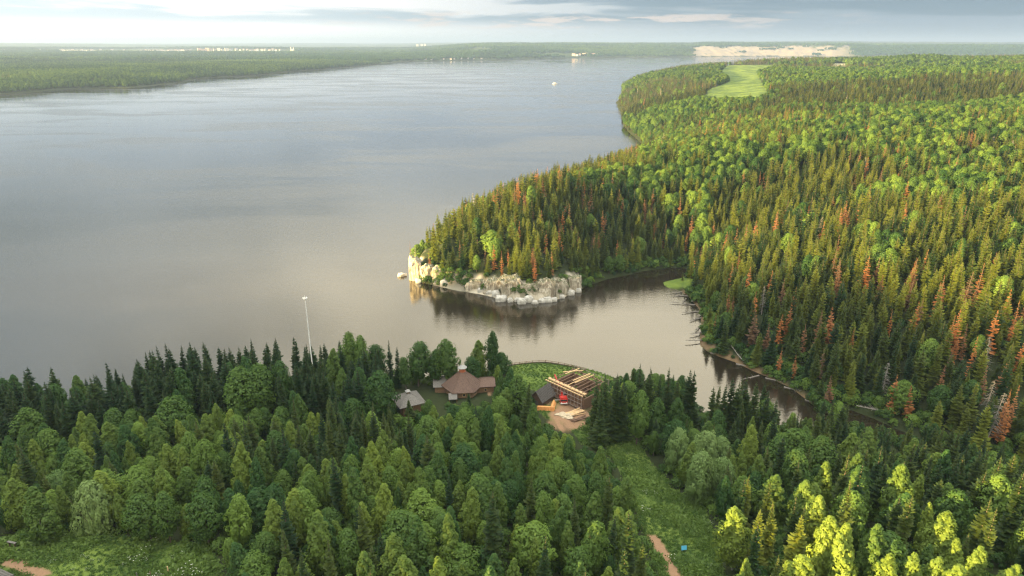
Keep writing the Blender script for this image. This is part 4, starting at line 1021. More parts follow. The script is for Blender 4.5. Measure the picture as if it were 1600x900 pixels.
def hip_roof(mb, poly, z0, apex, top=0.0, boards=7, th=.12, bat=True):
    """boarded roof over a closed plan, rising to apex (x,y,z); top = share cut for a lantern"""
    P = [np.array([*p, z0], float) for p in poly]; A = np.array(apex, float); k = len(P)
    Q = [p + (A - p) * (1 - top) for p in P]
    for j in range(k):
        a, b = P[j], P[(j + 1) % k]; c, d = Q[(j + 1) % k], Q[j]
        mb.add([a, b, c, d, a - [0, 0, th], b - [0, 0, th], c - [0, 0, th], d - [0, 0, th]], [(0, 1, 2, 3), (7, 6, 5, 4), (0, 4, 5, 1)])
        if bat:
            mid = (a + b) / 2; up = A - mid; nrm = np.cross(b - a, up); nrm /= np.linalg.norm(nrm); nrm *= np.sign(nrm[2])
            for t in np.linspace(.06, .94, boards):
                s0 = a + (b - a) * t; f = min(t, 1 - t) * 2 * 1.0; f = min(f, 1 - top * .95)
                mb.bar(s0 + nrm * .03, s0 + up * f + nrm * .03, .09, .07)
            mb.bar(a + nrm * .05, a + (A - a) * (1 - top) + nrm * .05, .16, .10)

def shed_roof(mb, x0, x1, y0, y1, za, zb, th=.12, n=9):
    """mono-pitch: height za at y0, zb at y1"""
    mb.add([(x0, y0, za), (x1, y0, za), (x1, y1, zb), (x0, y1, zb), (x0, y0, za - th), (x1, y0, za - th), (x1, y1, zb - th), (x0, y1, zb - th)],
           [(0, 1, 2, 3), (7, 6, 5, 4), (0, 4, 5, 1), (1, 5, 6, 2), (2, 6, 7, 3), (3, 7, 4, 0)])
    for t in np.linspace(.04, .96, n):
        x = x0 + (x1 - x0) * t; mb.bar((x, y0, za + .03), (x, y1, zb + .03), .09, .06)

def window(root, x, y, z, w, h, rz=0, frame=None):
    m = MB(); m.box((0, 0, 0), (w + .24, .1, h + .24)); f = m.build('window', frame or M['timber'], root, (x, y, z), rz)
    m = MB(); m.box((0, -.03, 0), (w, .1, h)); g = m.build('pane', M['glass'], f); return f

def ngon(r, n=8, a0=math.pi / 8, c=(0, 0)): return [(c[0] + r * math.cos(a0 + 2 * math.pi * i / n), c[1] + r * math.sin(a0 + 2 * math.pi * i / n)) for i in range(n)]

def log_house():
    g = G(722, 621); base = np.array([g[0], g[1] + 4.5]); z = gz(*base)
    r = empty('log_house', (base[0], base[1], z - .3), R(6), 'brown many-sided log house with hipped board roof, orange brick lantern and low side wings', 'log house')
    m = MB(); log_ring(m, ngon(6.4, 6, 0), 0, 3.4, 12); m.build('wall', M['log_old'], r)
    m = MB(); hip_roof(m, ngon(7.7, 6, 0), 3.2, (0, 0, 9.3), .15, 11); rf = m.build('roof', M['roof_brown'], r)
    m = MB(); m.add([(*p, 7.6) for p in ngon(1.15)] + [(*p, 10.0) for p in ngon(1.15)], [(i, (i + 1) % 8, 8 + (i + 1) % 8, 8 + i) for i in range(8)]); 
    for zz in (8.6, 9.1, 9.6): m.add([(*p, zz) for p in ngon(1.2)] + [(*p, zz + .08) for p in ngon(1.2)], [(i, (i + 1) % 8, 8 + (i + 1) % 8, 8 + i) for i in range(8)])
    ln = m.build('lantern', M['brick'], r)
    m = MB(); hip_roof(m, ngon(1.75), 9.95, (0, 0, 10.95), 0, 3, .1, False); m.build('cap', M['pale'], ln)
    # right wing
    m = MB(); log_ring(m, [(4.6, -2.2), (11, -2.2), (11, 4.2), (4.6, 4.2)], 0, 3.0, 10); m.build('wing_wall', M['log_old'], r)
    m = MB(); shed_roof(m, 3.6, 11.6, -3.0, 1.0, 3.2, 4.6); shed_roof(m, 3.6, 11.6, 1.02, 5.0, 4.6, 3.2); m.build('wing_roof', M['roof_brown'], r)
    # left wing
    m = MB(); log_ring(m, [(-10, 0), (-5, 0), (-5, 5), (-10, 5)], 0, 2.6, 9); m.build('wing_wall', M['log_old'], r)
    m = MB(); shed_roof(m, -10.6, -5.1, -.7, 5.7, 2.8, 4.0, n=7); m.build('wing_roof', M['roof_grey'], r)
    # porch
    m = MB(); shed_roof(m, -5.2, -2.2, -9.0, -5.9, 2.2, 3.0, n=5); m.build('porch_roof', M['roof_grey'], r)
    for x in (-5.0, -2.4):
        m = MB(); m.bar((x, -8.7, 0), (x, -8.7, 2.15), .18); m.build('porch_post', M['log_old'], r)
    m = MB(); m.box((0, 0, 1), (.95, .1, 2.0)); d = m.build('door', M['roof_dark'], r, (-3.6, -5.62, .2), R(-22))
    m = MB(); m.box((.35, -.08, 1.0), (.06, .06, .14)); m.build('handle', M['steel'], d)
    window(r, .2, -5.80, 1.9, .8, .9); window(r, 2.6, -5.80 + .0, 1.9, .0001 + .8, .9) if 0 else None
    window(r, 8.0, -2.24, 1.7, .8, .8); window(r, 4.12, -4.12, 1.9, .8, .9, R(45))
log_house()

def log_hut():
    g = G(638, 652); z = gz(g[0], g[1] + 2)
    r = empty('log_hut', (g[0], g[1] + 2, z - .3), R(28), 'square log hut with grey pyramid board roof and small pale roof lantern', 'log hut')
    S = 3.1; q = lambda s_: [(s_, -s_), (s_, s_), (-s_, s_), (-s_, -s_)]
    m = MB(); log_ring(m, q(S), 0, 6.0, 18); m.build('wall', M['log_old'], r)
    m = MB(); hip_roof(m, q(4.6), 5.8, (0, 0, 8.7), .14, 13); m.build('roof', M['roof_grey'], r)
    m = MB(); m.box((0, 0, 8.6), (.8, .8, .8)); ln = m.build('lantern', M['log_old'], r)
    m = MB(); hip_roof(m, q(.8), 9.0, (0, 0, 9.7), 0, 3, .08, False); m.build('cap', M['pale'], ln)
    window(r, 0, -S - .04, 4.6, .8, .8); window(r, S + .04, 0, 4.6, .8, .8, R(90))
    m = MB(); m.box((0, 0, 1), (.95, .1, 2.0)); m.build('door', M['roof_dark'], r, (1.4, -S - .05, .3))
log_hut()

def dark_shed():
    g = G(848, 634); 
    r = empty('wooden_shed', (g[0], g[1] + 3.2, gz(g[0], g[1] + 3) - .2), R(-38), 'dark weathered board shed with steep gable roof beside the timber hall', 'shed')
    m = MB(); log_ring(m, [(-2.2, -3.4), (2.2, -3.4), (2.2, 3.4), (-2.2, 3.4)], 0, 2.9, 9, .05)
    m.add([(-2.2, -3.4, 2.9), (2.2, -3.4, 2.9), (0, -3.4, 5.6), (-2.2, 3.4, 2.9), (2.2, 3.4, 2.9), (0, 3.4, 5.6)], [(0, 1, 2), (4, 3, 5)]); m.build('wall', M['log_dark'], r)
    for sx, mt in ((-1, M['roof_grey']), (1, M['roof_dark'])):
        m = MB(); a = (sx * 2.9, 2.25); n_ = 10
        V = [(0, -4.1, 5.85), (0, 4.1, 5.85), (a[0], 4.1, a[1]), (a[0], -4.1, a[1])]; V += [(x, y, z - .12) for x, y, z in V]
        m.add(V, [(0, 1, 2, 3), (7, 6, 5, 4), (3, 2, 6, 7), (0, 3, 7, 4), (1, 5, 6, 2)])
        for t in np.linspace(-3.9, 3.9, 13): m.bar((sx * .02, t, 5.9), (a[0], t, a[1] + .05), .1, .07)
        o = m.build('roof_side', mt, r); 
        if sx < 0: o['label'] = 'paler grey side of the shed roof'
    m = MB(); m.box((0, 0, 1), (1.3, .1, 2.0)); m.build('door', M['roof_dark'], r, (0, -3.46, 0))
dark_shed()

def timber_hall():
    B_ = G(911, 641); A_ = G(858, 617)
    ax = np.array([B_[0] - A_[0], B_[1] - A_[1]]); L = np.linalg.norm(ax); ux = ax / L; rz = math.atan2(ux[1], ux[0])
    Wd = 12.5; Ht = 7.0; z0 = min(A_[2], B_[2], gz(*(A_[:2] + Wd * np.array([-ux[1], ux[0]])))) - .2
    r = empty('timber_hall', (A_[0], A_[1], z0), rz, 'unfinished timber hall of log walls and open roof beams inside scaffold poles', 'timber building')
    # walls in the local frame: x along the front, y to the back
    for nm, (x0, y0, x1, y1), hh in (('wall', (0, 0, L, .3), 5.6), ('wall', (0, Wd - .3, L, Wd), 5.2), ('wall', (0, .31, .3, Wd - .31), 5.0), ('wall', (L - .3, .31, L, Wd - .31), 5.0)):
        m = MB(); log_ring(m, [(x0, y0), (x1, y0), (x1, y1), (x0, y1)], 0, hh, 14, .06)
        m.add([(x0, y0, hh), (x1, y0, hh), (x1, y1, hh), (x0, y1, hh)], [(0, 1, 2, 3)]); m.build(nm, M['timber_brown'], r)
    m = MB(); m.box((L / 2, Wd / 2, .35), (L - .62, Wd - .62, .2)); m.build('floor_deck', M['timber_brown'], r)
    for k in range(4):
        m = MB(); y = Wd * (k + 1) / 5; m.bar((.3, y, 2.9), (L - .3, y, 2.9), .22); m.build('floor_beam', M['timber_brown'], r)
    # posts before the front wall and scaffold rails
    n = 10
    for k in range(n + 1):
        x = L * k / n
        m = MB(); m.bar((x, -1.0, 0), (x, -1.0, Ht - .3), .16); m.build('scaffold_post', M['greysteel'], r)
        m = MB(); m.bar((x, .15, 5.6), (x, .15, Ht - .15), .24); m.build('wall_post', M['log_dark'], r)
    for z in (1.0, 1.9, 3.7, 5.2):
        m = MB(); m.bar((-.3, -1.12, z), (L + .3, -1.12, z), .1, .18); m.build('scaffold_rail', M['greysteel'], r)
    m = MB(); m.box((L / 2, -.55, 2.0), (L, .9, .07)); m.build('scaffold_deck', M['timber_brown'], r)
    for k in range(n):
        m = MB(); m.bar((L * k / n, -1.06, .2 if k % 2 else 3.5), (L * (k + 1) / n, -1.06, 3.5 if k % 2 else .2), .07); m.build('scaffold_brace', M['greysteel'], r)
    m = MB(); m.bar((-.6, .15, Ht), (L + .5, .15, Ht), .42, .42); o = m.build('top_beam', M['timber'], r)
    m = MB(); m.bar((-.9, .75, Ht + .02), (L + .5, .75, Ht + .02), .36, .36); m.build('top_beam', M['timber'], r)
    m = MB(); m.bar((-.9, -1.0, Ht - .2), (L + .5, -1.0, Ht - .2), .28, .28); m.build('top_beam', M['timber'], r)
    m = MB(); m.bar((-.3, Wd - .15, Ht - .4), (L + .2, Wd - .15, Ht - .4), .34, .34); m.build('top_beam', M['timber_brown'], r)
    for k in range(9):
        x = .8 + (L - 1.6) * k / 8; fresh = k in (2, 3, 5, 6)
        m = MB(); m.bar((x, .2, Ht + .22), (x + random.uniform(-.15, .15), Wd + .3, Ht + .0), .2, .22); m.build('cross_beam', M['timber'] if k == 4 else M['timber_brown'], r)
    for a, b in (((L * .02, Wd * .55, Ht + .5), (L * .30, Wd * 1.02, Ht + .6)), ((L * .12, Wd * .5, Ht + .5), (L * .18, Wd * 1.02, Ht + .7)), ((L * .45, Wd * .35, Ht + .45), (L * .5, Wd * 1.03, Ht + .5)), ((L * .55, Wd * .3, Ht + .45), (L * .6, Wd * 1.03, Ht + .5))):
        m = MB(); m.bar(a, b, .3, .2); m.build('loose_beam', M['timber'], r)
    for k in range(6):
        x = L * k / 5; m = MB(); m.bar((x, Wd + .9, 0), (x, Wd + .9, Ht + 1.0), .12); m.build('scaffold_post', M['greysteel'], r)
    m = MB(); m.bar((0, Wd + .9, Ht + .6), (L, Wd + .9, Ht + .6), .1); m.bar((0, Wd + .9, 3.6), (L, Wd + .9, 3.6), .1); m.build('scaffold_rail', M['greysteel'], r)
    m = MB(); log_ring(m, [(L * .5, .31), (L * .5 + .3, .31), (L * .5 + .3, Wd - .31), (L * .5, Wd - .31)], .5, 4.6, 12, .06); m.build('inner_wall', M['timber_brown'], r)
    for x in (.3, L / 2, L - .3):
        m = MB(); m.box((x, Wd / 2, 3.9), (.18, .18, 4.6)); m.build('inner_post', M['timber_brown'], r)
    # free standing scaffold by the water
    c = A_[:2] + ux * (L + 4.2) + np.array([-ux[1], ux[0]]) * (Wd - 1.5); zz = gz(*c) - .3
    s = empty('scaffold', (c[0], c[1], zz), rz + R(10), 'thin pole scaffold tower standing by the water beyond the timber hall', 'scaffold')
    for i in range(4):
        for j in range(3):
            m = MB(); m.bar((i * 2.2 - 3.3, j * 2 - 2, 0), (i * 2.2 - 3.3, j * 2 - 2, 5.2 + .3 * ((i + j) % 2)), .10); m.build('post', M['greysteel'], s)
    for z in (1.7, 3.4, 4.9):
        for j in range(3):
            m = MB(); m.bar((-3.5, j * 2 - 2.06, z), (3.5, j * 2 - 2.06, z), .08); m.build('rail', M['greysteel'], s)
        for i in range(4):
            m = MB(); m.bar((i * 2.2 - 3.38, -2.2, z + .07), (i * 2.2 - 3.38, 2.2, z + .07), .08); m.build('cross_rail', M['greysteel'], s)
    m = MB(); m.box((0, 0, 3.55), (6.6, 1.7, .07)); m.build('deck', M['roof_grey'], s)
timber_hall()

def crane_truck():
    g = G(881, 634); z = gz(g[0], g[1])
    r = empty('crane_truck', (g[0], g[1], z), R(4), 'bright red truck crane with raised folded boom and outriggers on the building site', 'crane truck')
    m = MB(); m.box((0, 4.6, 1.05), (1.0, 8.4, .35)); m.box((0, 5.2, 1.38), (2.3, 6.6, .14)); m.build('chassis', M['red'], r)
    m = MB(); m.box((0, .9, 1.65), (2.45, 1.9, 1.5)); m.box((0, 1.05, 2.62), (2.2, 1.5, .45)); cab = m.build('cab', M['red'], r)
    m = MB(); m.box((0, -.07, 2.0), (2.1, .06, .62)); m.build('windscreen', M['glass'], cab)
    for sx in (-1, 1):
        m = MB(); m.box((sx * 1.24, .9, 2.0), (.05, 1.0, .55)); m.build('side_window', M['glass'], cab)
        m = MB(); m.box((sx * .85, -.08, 1.2), (.3, .06, .2)); m.build('headlight', M['white'], cab)
    m = MB(); m.box((0, -.12, .85), (2.4, .2, .3)); m.build('bumper', M['white'], r)
    for y in (1.2, 5.4, 6.8):
        for sx in (-1, 1):
            m = MB(); m.tube([(sx * 1.0, y, .52), (sx * 1.28, y, .52)], [.52, .52], 16); w_ = m.build('wheel', M['tyre'], r)
            m = MB(); m.tube([(sx * 1.281, y, .52), (sx * 1.31, y, .52)], [.27, .22], 12); m.build('rim', M['steel'], w_)
    m = MB(); m.tube([(0, 3.4, 1.4), (0, 3.4, 2.0)], [.8, .7], 16); m.box((0, 3.4, 2.3), (1.5, 1.7, .7)); m.box((.0, 4.5, 2.4), (1.4, .7, .6)); tr = m.build('turret', M['red'], r)
    m = MB(); m.box((.55, 2.9, 2.9), (.9, 1.2, 1.0)); oc = m.build('operator_cabin', M['pale'], r)
    m = MB(); m.box((.55, 2.27, 3.0), (.7, .06, .6)); m.build('pane', M['glass'], oc)
    m = MB(); m.bar((0, 3.6, 2.6), (-1.3, 8.2, 5.2), .75, .8); b = m.build('boom', M['red'], r)
    m = MB(); m.bar((-1.3, 8.2, 5.2), (-2.0, 10.4, 6.6), .36, .42); m.build('boom_extension', M['red'], b)
    m = MB(); m.tube([(0, 4.3, 2.3), (-.9, 6.6, 4.0)], [.14, .11], 8); m.build('ram', M['steel'], b)
    m = MB(); m.tube([(-2.0, 10.4, 6.6), (-2.0, 10.4, 5.4)], [.03, .03], 5); m.tube([(-2.0, 10.4, 5.45), (-2.0, 10.4, 5.1), (-1.85, 10.4, 5.0)], [.08, .07, .04], 6); m.build('hook', M['steel'], b)
    for y in (2.3, 8.0):
        for sx in (-1, 1):
            m = MB(); m.bar((sx * .9, y, .95), (sx * 2.9, y, .95), .2); m.tube([(sx * 2.8, y, .95), (sx * 2.8, y, .08)], [.08, .08], 8); m.box((sx * 2.8, y, .05), (.5, .5, .08)); m.build('outrigger', M['steel'], r)
crane_truck()

OR1 = ['nearest', 'second', 'third', 'fourth', 'fifth', 'sixth', 'seventh', 'eighth']
def pile(cx, cy, rz, n, rows, L, rad, mt, name, label, cat, group, square=False, spread=.25):
    z = gz(cx, cy); c, s_ = math.cos(rz), math.sin(rz); k = 0
    me = None
    for row in range(rows):
        m_ = n - row
        for i in range(m_):
            off = (i - (m_ - 1) / 2) * rad * 2.08; zz = z + rad + row * rad * (2.02 if square else 1.75)
            if me is None:
                mb = MB()
                if square: mb.box((0, 0, 0), (L, rad * 2, rad * 2))
                else: mb.tube([(-L / 2, 0, 0), (0, 0, .01), (L / 2, 0, 0)], [rad, rad * .95, rad * .88], 8)
                me = mb.mesh(name, mt)
            o = bpy.data.objects.new(name, me); col.objects.link(o)
            sl = random.uniform(-.4, .4) * L * .12
            o.location = (cx - s_ * off + c * sl, cy + c * off + s_ * sl, zz); o.rotation_euler[2] = rz + random.uniform(-.02, .02) * spread * 4
            lay = 'bottom' if row == 0 else 'top' if row == rows - 1 else ['', 'second', 'third', 'fourth'][row]
            tag(o, '%s, %s in the %s layer' % (label, 'only one' if m_ == 1 else OR1[i], lay), cat, group)
g1 = G(897, 628); pile(g1[0], g1[1], R(-38), 7, 3, 9.5, .16, M['timber'], 'timber_log', 'pale log of the neat stack by the hall', 'log', 'logs of the neat pale stack')
g2 = G(897, 647); pile(g2[0], g2[1], R(30), 8, 2, 7.0, .18, M['timber'], 'timber_log', 'pale log of the loose heap by the sawdust', 'log', 'logs of the loose heap', spread=2.2)
g3 = G(905, 656); pile(g3[0], g3[1], R(24), 5, 2, 6.0, .17, M['timber_brown'], 'timber_log', 'brown log of the heap nearest the track', 'log', 'logs of the brown heap', spread=2.5)
g4 = G(853, 641); pile(g4[0], g4[1], R(-6), 7, 5, 5.6, .12, M['orange_board'], 'timber_beam', 'orange beam of the stack below the shed', 'beam', 'orange beams stacked by the shed', True, .2)
g5 = G(864, 635); pile(g5[0], g5[1], R(78), 6, 5, 4.4, .12, M['orange_board'], 'timber_beam', 'orange beam of the crosswise stack by the shed', 'beam', 'orange beams stacked crosswise', True, .2)

g6 = G(882, 650); mb_ = rock_mesh('sawdust_heap', 6.0, 4.2, 1.1, 5, 1.0, 0, M['sawdust'], 56, 22, amp=.75)
o = bpy.data.objects.new('sawdust_heap', mb_); col.objects.link(o); o.location = (g6[0], g6[1], gz(g6[0], g6[1]) + .12); tag(o, 'low spread heap of pale sawdust in the middle of the site', 'sawdust heap')

# ------------------------------------------------------------------ fence, mast, boards, posts
def fence():
    pts = [W0(*p, 1.2) for p in [(797, 571), (812, 569), (832, 567), (852, 566), (872, 569), (892, 573), (915, 579)]]
    P = [np.array([x, y - 1.0, gz(x, y - 1.0)]) for x, y in pts]
    r = empty('shore_fence', tuple(P[0]), 0, 'low grey wooden post and rail fence along the grassy bank', 'fence')
    o0 = P[0]; posts = []
    for a, b in zip(P[:-1], P[1:]):
        n = max(1, int(round(np.linalg.norm(b - a) / 2.2)))
        for i in range(n): posts.append(a + (b - a) * i / n)
    posts.append(P[-1])
    for p in posts:
        z = gz(p[0], p[1]); m = MB(); m.bar((0, 0, -.3), (0, 0, 1.3), .16); m.build('post', M['log_dark'], r, tuple(np.array([p[0], p[1], z]) - o0))
    for zz in (.55, 1.1):
        m = MB()
        for a, b in zip(posts[:-1], posts[1:]):
            a = np.array([a[0], a[1], gz(a[0], a[1])]); b = np.array([b[0], b[1], gz(b[0], b[1])])
            m.bar(a - o0 + [0, -.1, zz], b - o0 + [0, -.1, zz], .07, .14)
        m.build('rail', M['log_old'], r)
    m = MB()
    for a, b in zip(posts[:-1], posts[1:]):
        a = np.array([a[0], a[1], gz(a[0], a[1])]); b = np.array([b[0], b[1], gz(b[0], b[1])])
        m.bar(a - o0 + [0, .5, -.5], b - o0 + [0, .5, -.5], .25, 1.5)
    m.build('bank_boards', M['roof_grey'], r)
fence()

def mast():
    g = G(489, 628); lo, hi = 5, 80
    for _ in range(30):
        m_ = (lo + hi) / 2
        if proj(g + [0, 0, m_])[1][0] > 464: lo = m_
        else: hi = m_
    H = lo; tx = proj(g + [0, 0, H])[0][0]; g[0] += (476 - tx) / FPX * proj(g)[2][0]
    r = empty('light_mast', (g[0], g[1], g[2] - .3), 0, 'very tall slim white mast with a ring of lamps at its head', 'mast')
    m = MB(); m.tube([(0, 0, 0), (0, 0, H * .5), (0, 0, H)], [.28, .19, .10], 12); m.build('pole', M['white'], r)
    m = MB(); m.tube([(0, 0, 0), (0, 0, .5)], [.9, .8], 12); m.build('base', M['pale'], r)
    m = MB(); m.tube([(0, 0, H - .5), (0, 0, H - .35)], [.5, .5], 14); m.build('ring_platform', M['steel'], r)
    for k in range(6):
        a = k * math.pi / 3; c, s_ = math.cos(a), math.sin(a)
        m = MB(); m.bar((c * .15, s_ * .15, H - .1), (c * .6, s_ * .6, H - .05), .06); m.box((c * .65, s_ * .65, H - .05), (.34, .24, .26), a); m.build('lamp', M['white'], r)
    m = MB(); m.tube([(0, 0, H), (0, 0, H + .9)], [.05, .03], 6); m.build('lightning_rod', M['white'], r)
mast()

def signpost():
    g = G(22, 860)
    r = empty('wooden_signboard', tuple(g), R(-15), 'dark two-post wooden board beside the dirt path at the clearing', 'signboard')
    for x in (-.75, .75):
        m = MB(); m.bar((x, 0, -.3), (x, 0, 1.9), .22); m.build('post', M['log_dark'], r)
    m = MB(); m.bar((-1.1, 0, 1.95), (1.1, 0, 1.95), .5, .1); m.build('top_board', M['roof_grey'], r)
    g = G(1068, 864)
    r = empty('information_board', tuple(g), R(8), 'light blue square board on two legs in the meadow by the track', 'board')
    for x in (-.42, .42):
        m = MB(); m.bar((x, .08, -.2), (x, .08, 1.1), .07); m.build('leg', M['log_dark'], r)
    m = MB(); m.box((0, 0, 1.15), (1.15, .06, .9), 0, 0, R(-25)); m.build('panel', M['blue'], r)
    m = MB(); m.box((0, -.04, 1.17), (.8, .02, .1), 0, 0, R(-25)); 
    for k, (px_, py_, hh, lb) in enumerate([(264, 899, 2.0, 'thin pale wooden post standing among the white flowers'), (215, 905, 1.4, 'short grey wooden post left of the thin pale one'), (236, 903, 1.2, 'low brown post beside the short grey one')]):
        g = G(px_, py_); m = MB(); m.tube([(0, 0, -.3), (.03, 0, hh * .5), (0, .02, hh)], [.13, .12, .10], 7)
        o = m.build('wooden_post', [M['timber'], M['roof_grey'], M['timber_brown']][k], None, tuple(g)); tag(o, lb, 'post', 'posts in the flower meadow')
signpost()

def corner_hut():
    g = G(-34, 925); z = gz(g[0], g[1])
    r = empty('log_cabin', (g[0], g[1], z - .2), R(-24), 'grey board roof corner and dark logs of a cabin cut by the photo edge', 'cabin')
    m = MB(); log_ring(m, [(-4, -3.5), (4, -3.5), (4, 3.5), (-4, 3.5)], 0, 2.4, 8); m.build('wall', M['log_dark'], r)
    for sy in (-1, 1):
        m = MB()
        V = [(-4.7, 0, 4.1), (4.7, 0, 4.1), (4.7, sy * 4.3, 2.2), (-4.7, sy * 4.3, 2.2)]; V += [(x, y, zz - .12) for x, y, zz in V]
        m.add(V, [(0, 1, 2, 3), (7, 6, 5, 4), (3, 2, 6, 7), (0, 3, 7, 4), (1, 5, 6, 2)])
        for t in np.linspace(-4.5, 4.5, 15): m.bar((t, sy * .02, 4.14), (t, sy * 4.3, 2.25), .12, .07)
        m.build('roof_side', M['roof_grey'], r)
corner_hut()

# ------------------------------------------------------------------ fallen trunks and driftwood
def fallen(px_, py_, L, rz, label, tilt=.04, rad=.22, nb=16, group='fallen trunks along the bay shore', z=None):
    x, y = W0(px_, py_, .3); rg = random.Random(int(px_ * 7 + py_)); zz = max(gz(x, y), 0) + .15 if z is None else z
    r = empty('fallen_tree', (x, y, zz), rz, label, 'fallen tree', group)
    m = MB(); m.tube([(0, 0, 0), (L * .5, rg.uniform(-.2, .2), tilt * L * .5), (L, rg.uniform(-.5, .5), tilt * L)], [rad, rad * .7, rad * .2], 7); m.build('trunk', M['bare'], r)
    m = MB()
    for k in range(nb):
        t = rg.uniform(.25, .97); p = np.array([L * t, 0, tilt * L * t]); a = rg.uniform(-.3, math.pi + .3); l = rg.uniform(.8, 2.6) * (1.2 - t)
        e = p + np.array([l * .7, math.cos(a) * l, math.sin(a) * l * .7]); m.tube([p, (p + e) / 2 + [0, 0, .1], e], [.07, .05, .02], 4, cap=False)
    if nb: m.build('branches', M['bare'], r)
for px_, py_, L, a, lb in [(1066, 456, 7, 195, 'grey fallen trunk nearest the grassy spit'), (1076, 462, 9, 178, 'bare trunk reaching from shore below the spit into the bay'), (1086, 476, 12, 168, 'longest pale trunk lying out over the bay water'),
    (1092, 486, 9, 196, 'branchy fallen trunk just below the longest pale one'), (1096, 496, 8, 215, 'dark branchy trunk halfway along the bay shore'), (1097, 508, 9, 236, 'steeply angled trunk at the narrowing bay shore'),
    (1098, 520, 7, 205, 'short bare trunk above the lowest bay trunk'), (1099, 533, 8, 190, 'lowest bare trunk before the side arm mouth'), (1072, 466, 6, 240, 'small crooked trunk on the brown mud'), (1090, 470, 6, 225, 'broken trunk lying on the brown mud bank')]:
    fallen(px_, py_, L, R(a), lb, rad=.26, nb=20)
for px_, py_, L, a, lb, nb in [(1110, 551, 13, -28, 'pale log lying along the bank at the side arm mouth', 4), (1150, 568, 14, -30, 'second pale log along the side arm bank', 4), (1186, 586, 9, 205, 'trunk sticking out into the dark side arm', 8),
    (1196, 590, 12, -32, 'third pale log along the side arm bank', 6), (1225, 604, 14, -38, 'branchy grey windfall on the side arm bank', 30), (1258, 624, 10, -50, 'pale driftwood at the corner of the side arm', 6), (1165, 570, 9, 118, 'bare trunk leaning up among the bank spruces', 8)]:
    fallen(px_, py_, L, R(a), lb, rad=.24, nb=nb, group='driftwood along the dark side arm', tilt=.5 if 'leaning' in lb else .01)
def small_fallen():
    g = G(230, 841); r = empty('leaning_trunk', tuple(g), R(160), 'white broken birch trunk leaning at the wood edge by the clearing', 'broken trunk')
    m = MB(); m.tube([(0, 0, -.3), (.5, 0, 2.0), (.8, .1, 3.6), (.5, 0, 5.2)], [.16, .14, .11, .04], 7); m.build('trunk', M['birchbark'], r)
    g = G(1385, 648); fallen(1385, 652, 10, R(165), 'grey uprooted tree lying across the creek under the hillside', .12, .3, 40, 'fallen trunks along the bay shore', gz(g[0], g[1]) + .6)
small_fallen()

# ------------------------------------------------------------------ boats
def boat(px_, py_, L, rz, label, name, ship=False):
    x, y = W0(px_, py_); r = empty(name, (x, y, 0), rz, label, 'ship' if ship else 'motor boat')
    W_ = L * (.16 if ship else .3); H = L * (.06 if ship else .12)
    m = MB(); prof_ = [(-.5, .8), (-.2, 1), (.15, .95), (.35, .6), (.5, .02)]
    V = []; 
    for t, w in prof_: V += [(t * L, -w * W_ / 2, H), (t * L, w * W_ / 2, H), (t * L * .94, -w * W_ * .3, -.3), (t * L * .94, w * W_ * .3, -.3)]
    F = [(0, 2, 3, 1)]
    for i in range(len(prof_) - 1):
        a = i * 4; b = a + 4; F += [(a, b, b + 2, a + 2), (a + 1, a + 3, b + 3, b + 1), (a, a + 1, b + 1, b), (a + 2, b + 2, b + 3, a + 3)]
    m.add(V, F); m.build('hull', M['white'], r)
    m = MB()
    if ship: m.box((-.08 * L, 0, H * 1.6), (L * .7, W_ * .8, H * 1.2)); m.box((-.05 * L, 0, H * 2.7), (L * .5, W_ * .6, H))
    else: m.box((-.02 * L, 0, H * 1.6), (L * .38, W_ * .66, H * 1.2))
    c = m.build('cabin', M['white'], r)
    m = MB(); m.box((-.02 * L, 0, H * 1.75), (L * (.72 if ship else .39), W_ * (.82 if ship else .68), H * .4)); m.build('windows', M['glass'], c)
boat(867, 131, 17, R(200), 'white motor boat alone on the open river', 'motor_boat')
boat(871, 90.4, 62, R(175), 'small white passenger ship close to the far shore', 'passenger_ship', True)
boat(988, 204, 6, R(80), 'small pale boat at the foot of the right headland', 'rowing_boat')

# ------------------------------------------------------------------ far town, village, shore houses
def block(px_, py_, w, d, h, mt, name, label, cat, group, rz=0.0, floors=0, roof=False):
    if py_ > 0: g = G(px_, py_)
    else:
        v = ray(px_, 70); v = v[:2] / np.linalg.norm(v[:2]) * 13500; g = np.array([v[0], v[1], gz(v[0], v[1])])
    r = empty(name, (g[0], g[1], g[2] - 1), -math.atan2(g[0], g[1]) + rz, label, cat, group)
    m = MB(); m.box((0, 0, h / 2), (w, d, h)); m.build('wall', mt, r)
    m = MB()
    if roof:
        V = [(-w / 2 - .5, -d / 2 - .5, h), (w / 2 + .5, -d / 2 - .5, h), (w / 2 + .5, d / 2 + .5, h), (-w / 2 - .5, d / 2 + .5, h), (-w / 2 - .5, 0, h + d * .4), (w / 2 + .5, 0, h + d * .4)]
        m.add(V, [(0, 1, 5, 4), (2, 3, 4, 5), (0, 4, 3), (1, 2, 5)])
    else: m.box((0, 0, h + .4), (w + .6, d + .6, .8))
    m.build('roof', M['froof'], r)
    if floors:
        for k in range(floors):
            m = MB(); m.box((0, -d / 2 - .06, (k + .55) * h / floors), (w * .94, .14, h / floors * .42)); m.build('window_band', M['glass'], r)
OR2 = ['first', 'second', 'third', 'fourth', 'fifth', 'sixth', 'seventh', 'eighth', 'ninth', 'tenth', 'eleventh', 'twelfth', 'thirteenth', 'fourteenth', 'fifteenth', 'sixteenth']
rr = random.Random(5)
for k in range(9):
    block(312 + k * 6.0, 80.4 - rr.random() * .6, rr.uniform(26, 44), 14, rr.uniform(24, 34), M['bpink'] if k < 5 else M['bwhite'], 'apartment_block', '%s tall %s block from the left in the far town core' % (OR2[k], 'pinkish' if k < 5 else 'white'), 'apartment block', 'tall blocks of the far town', rr.uniform(-.3, .3), 0)
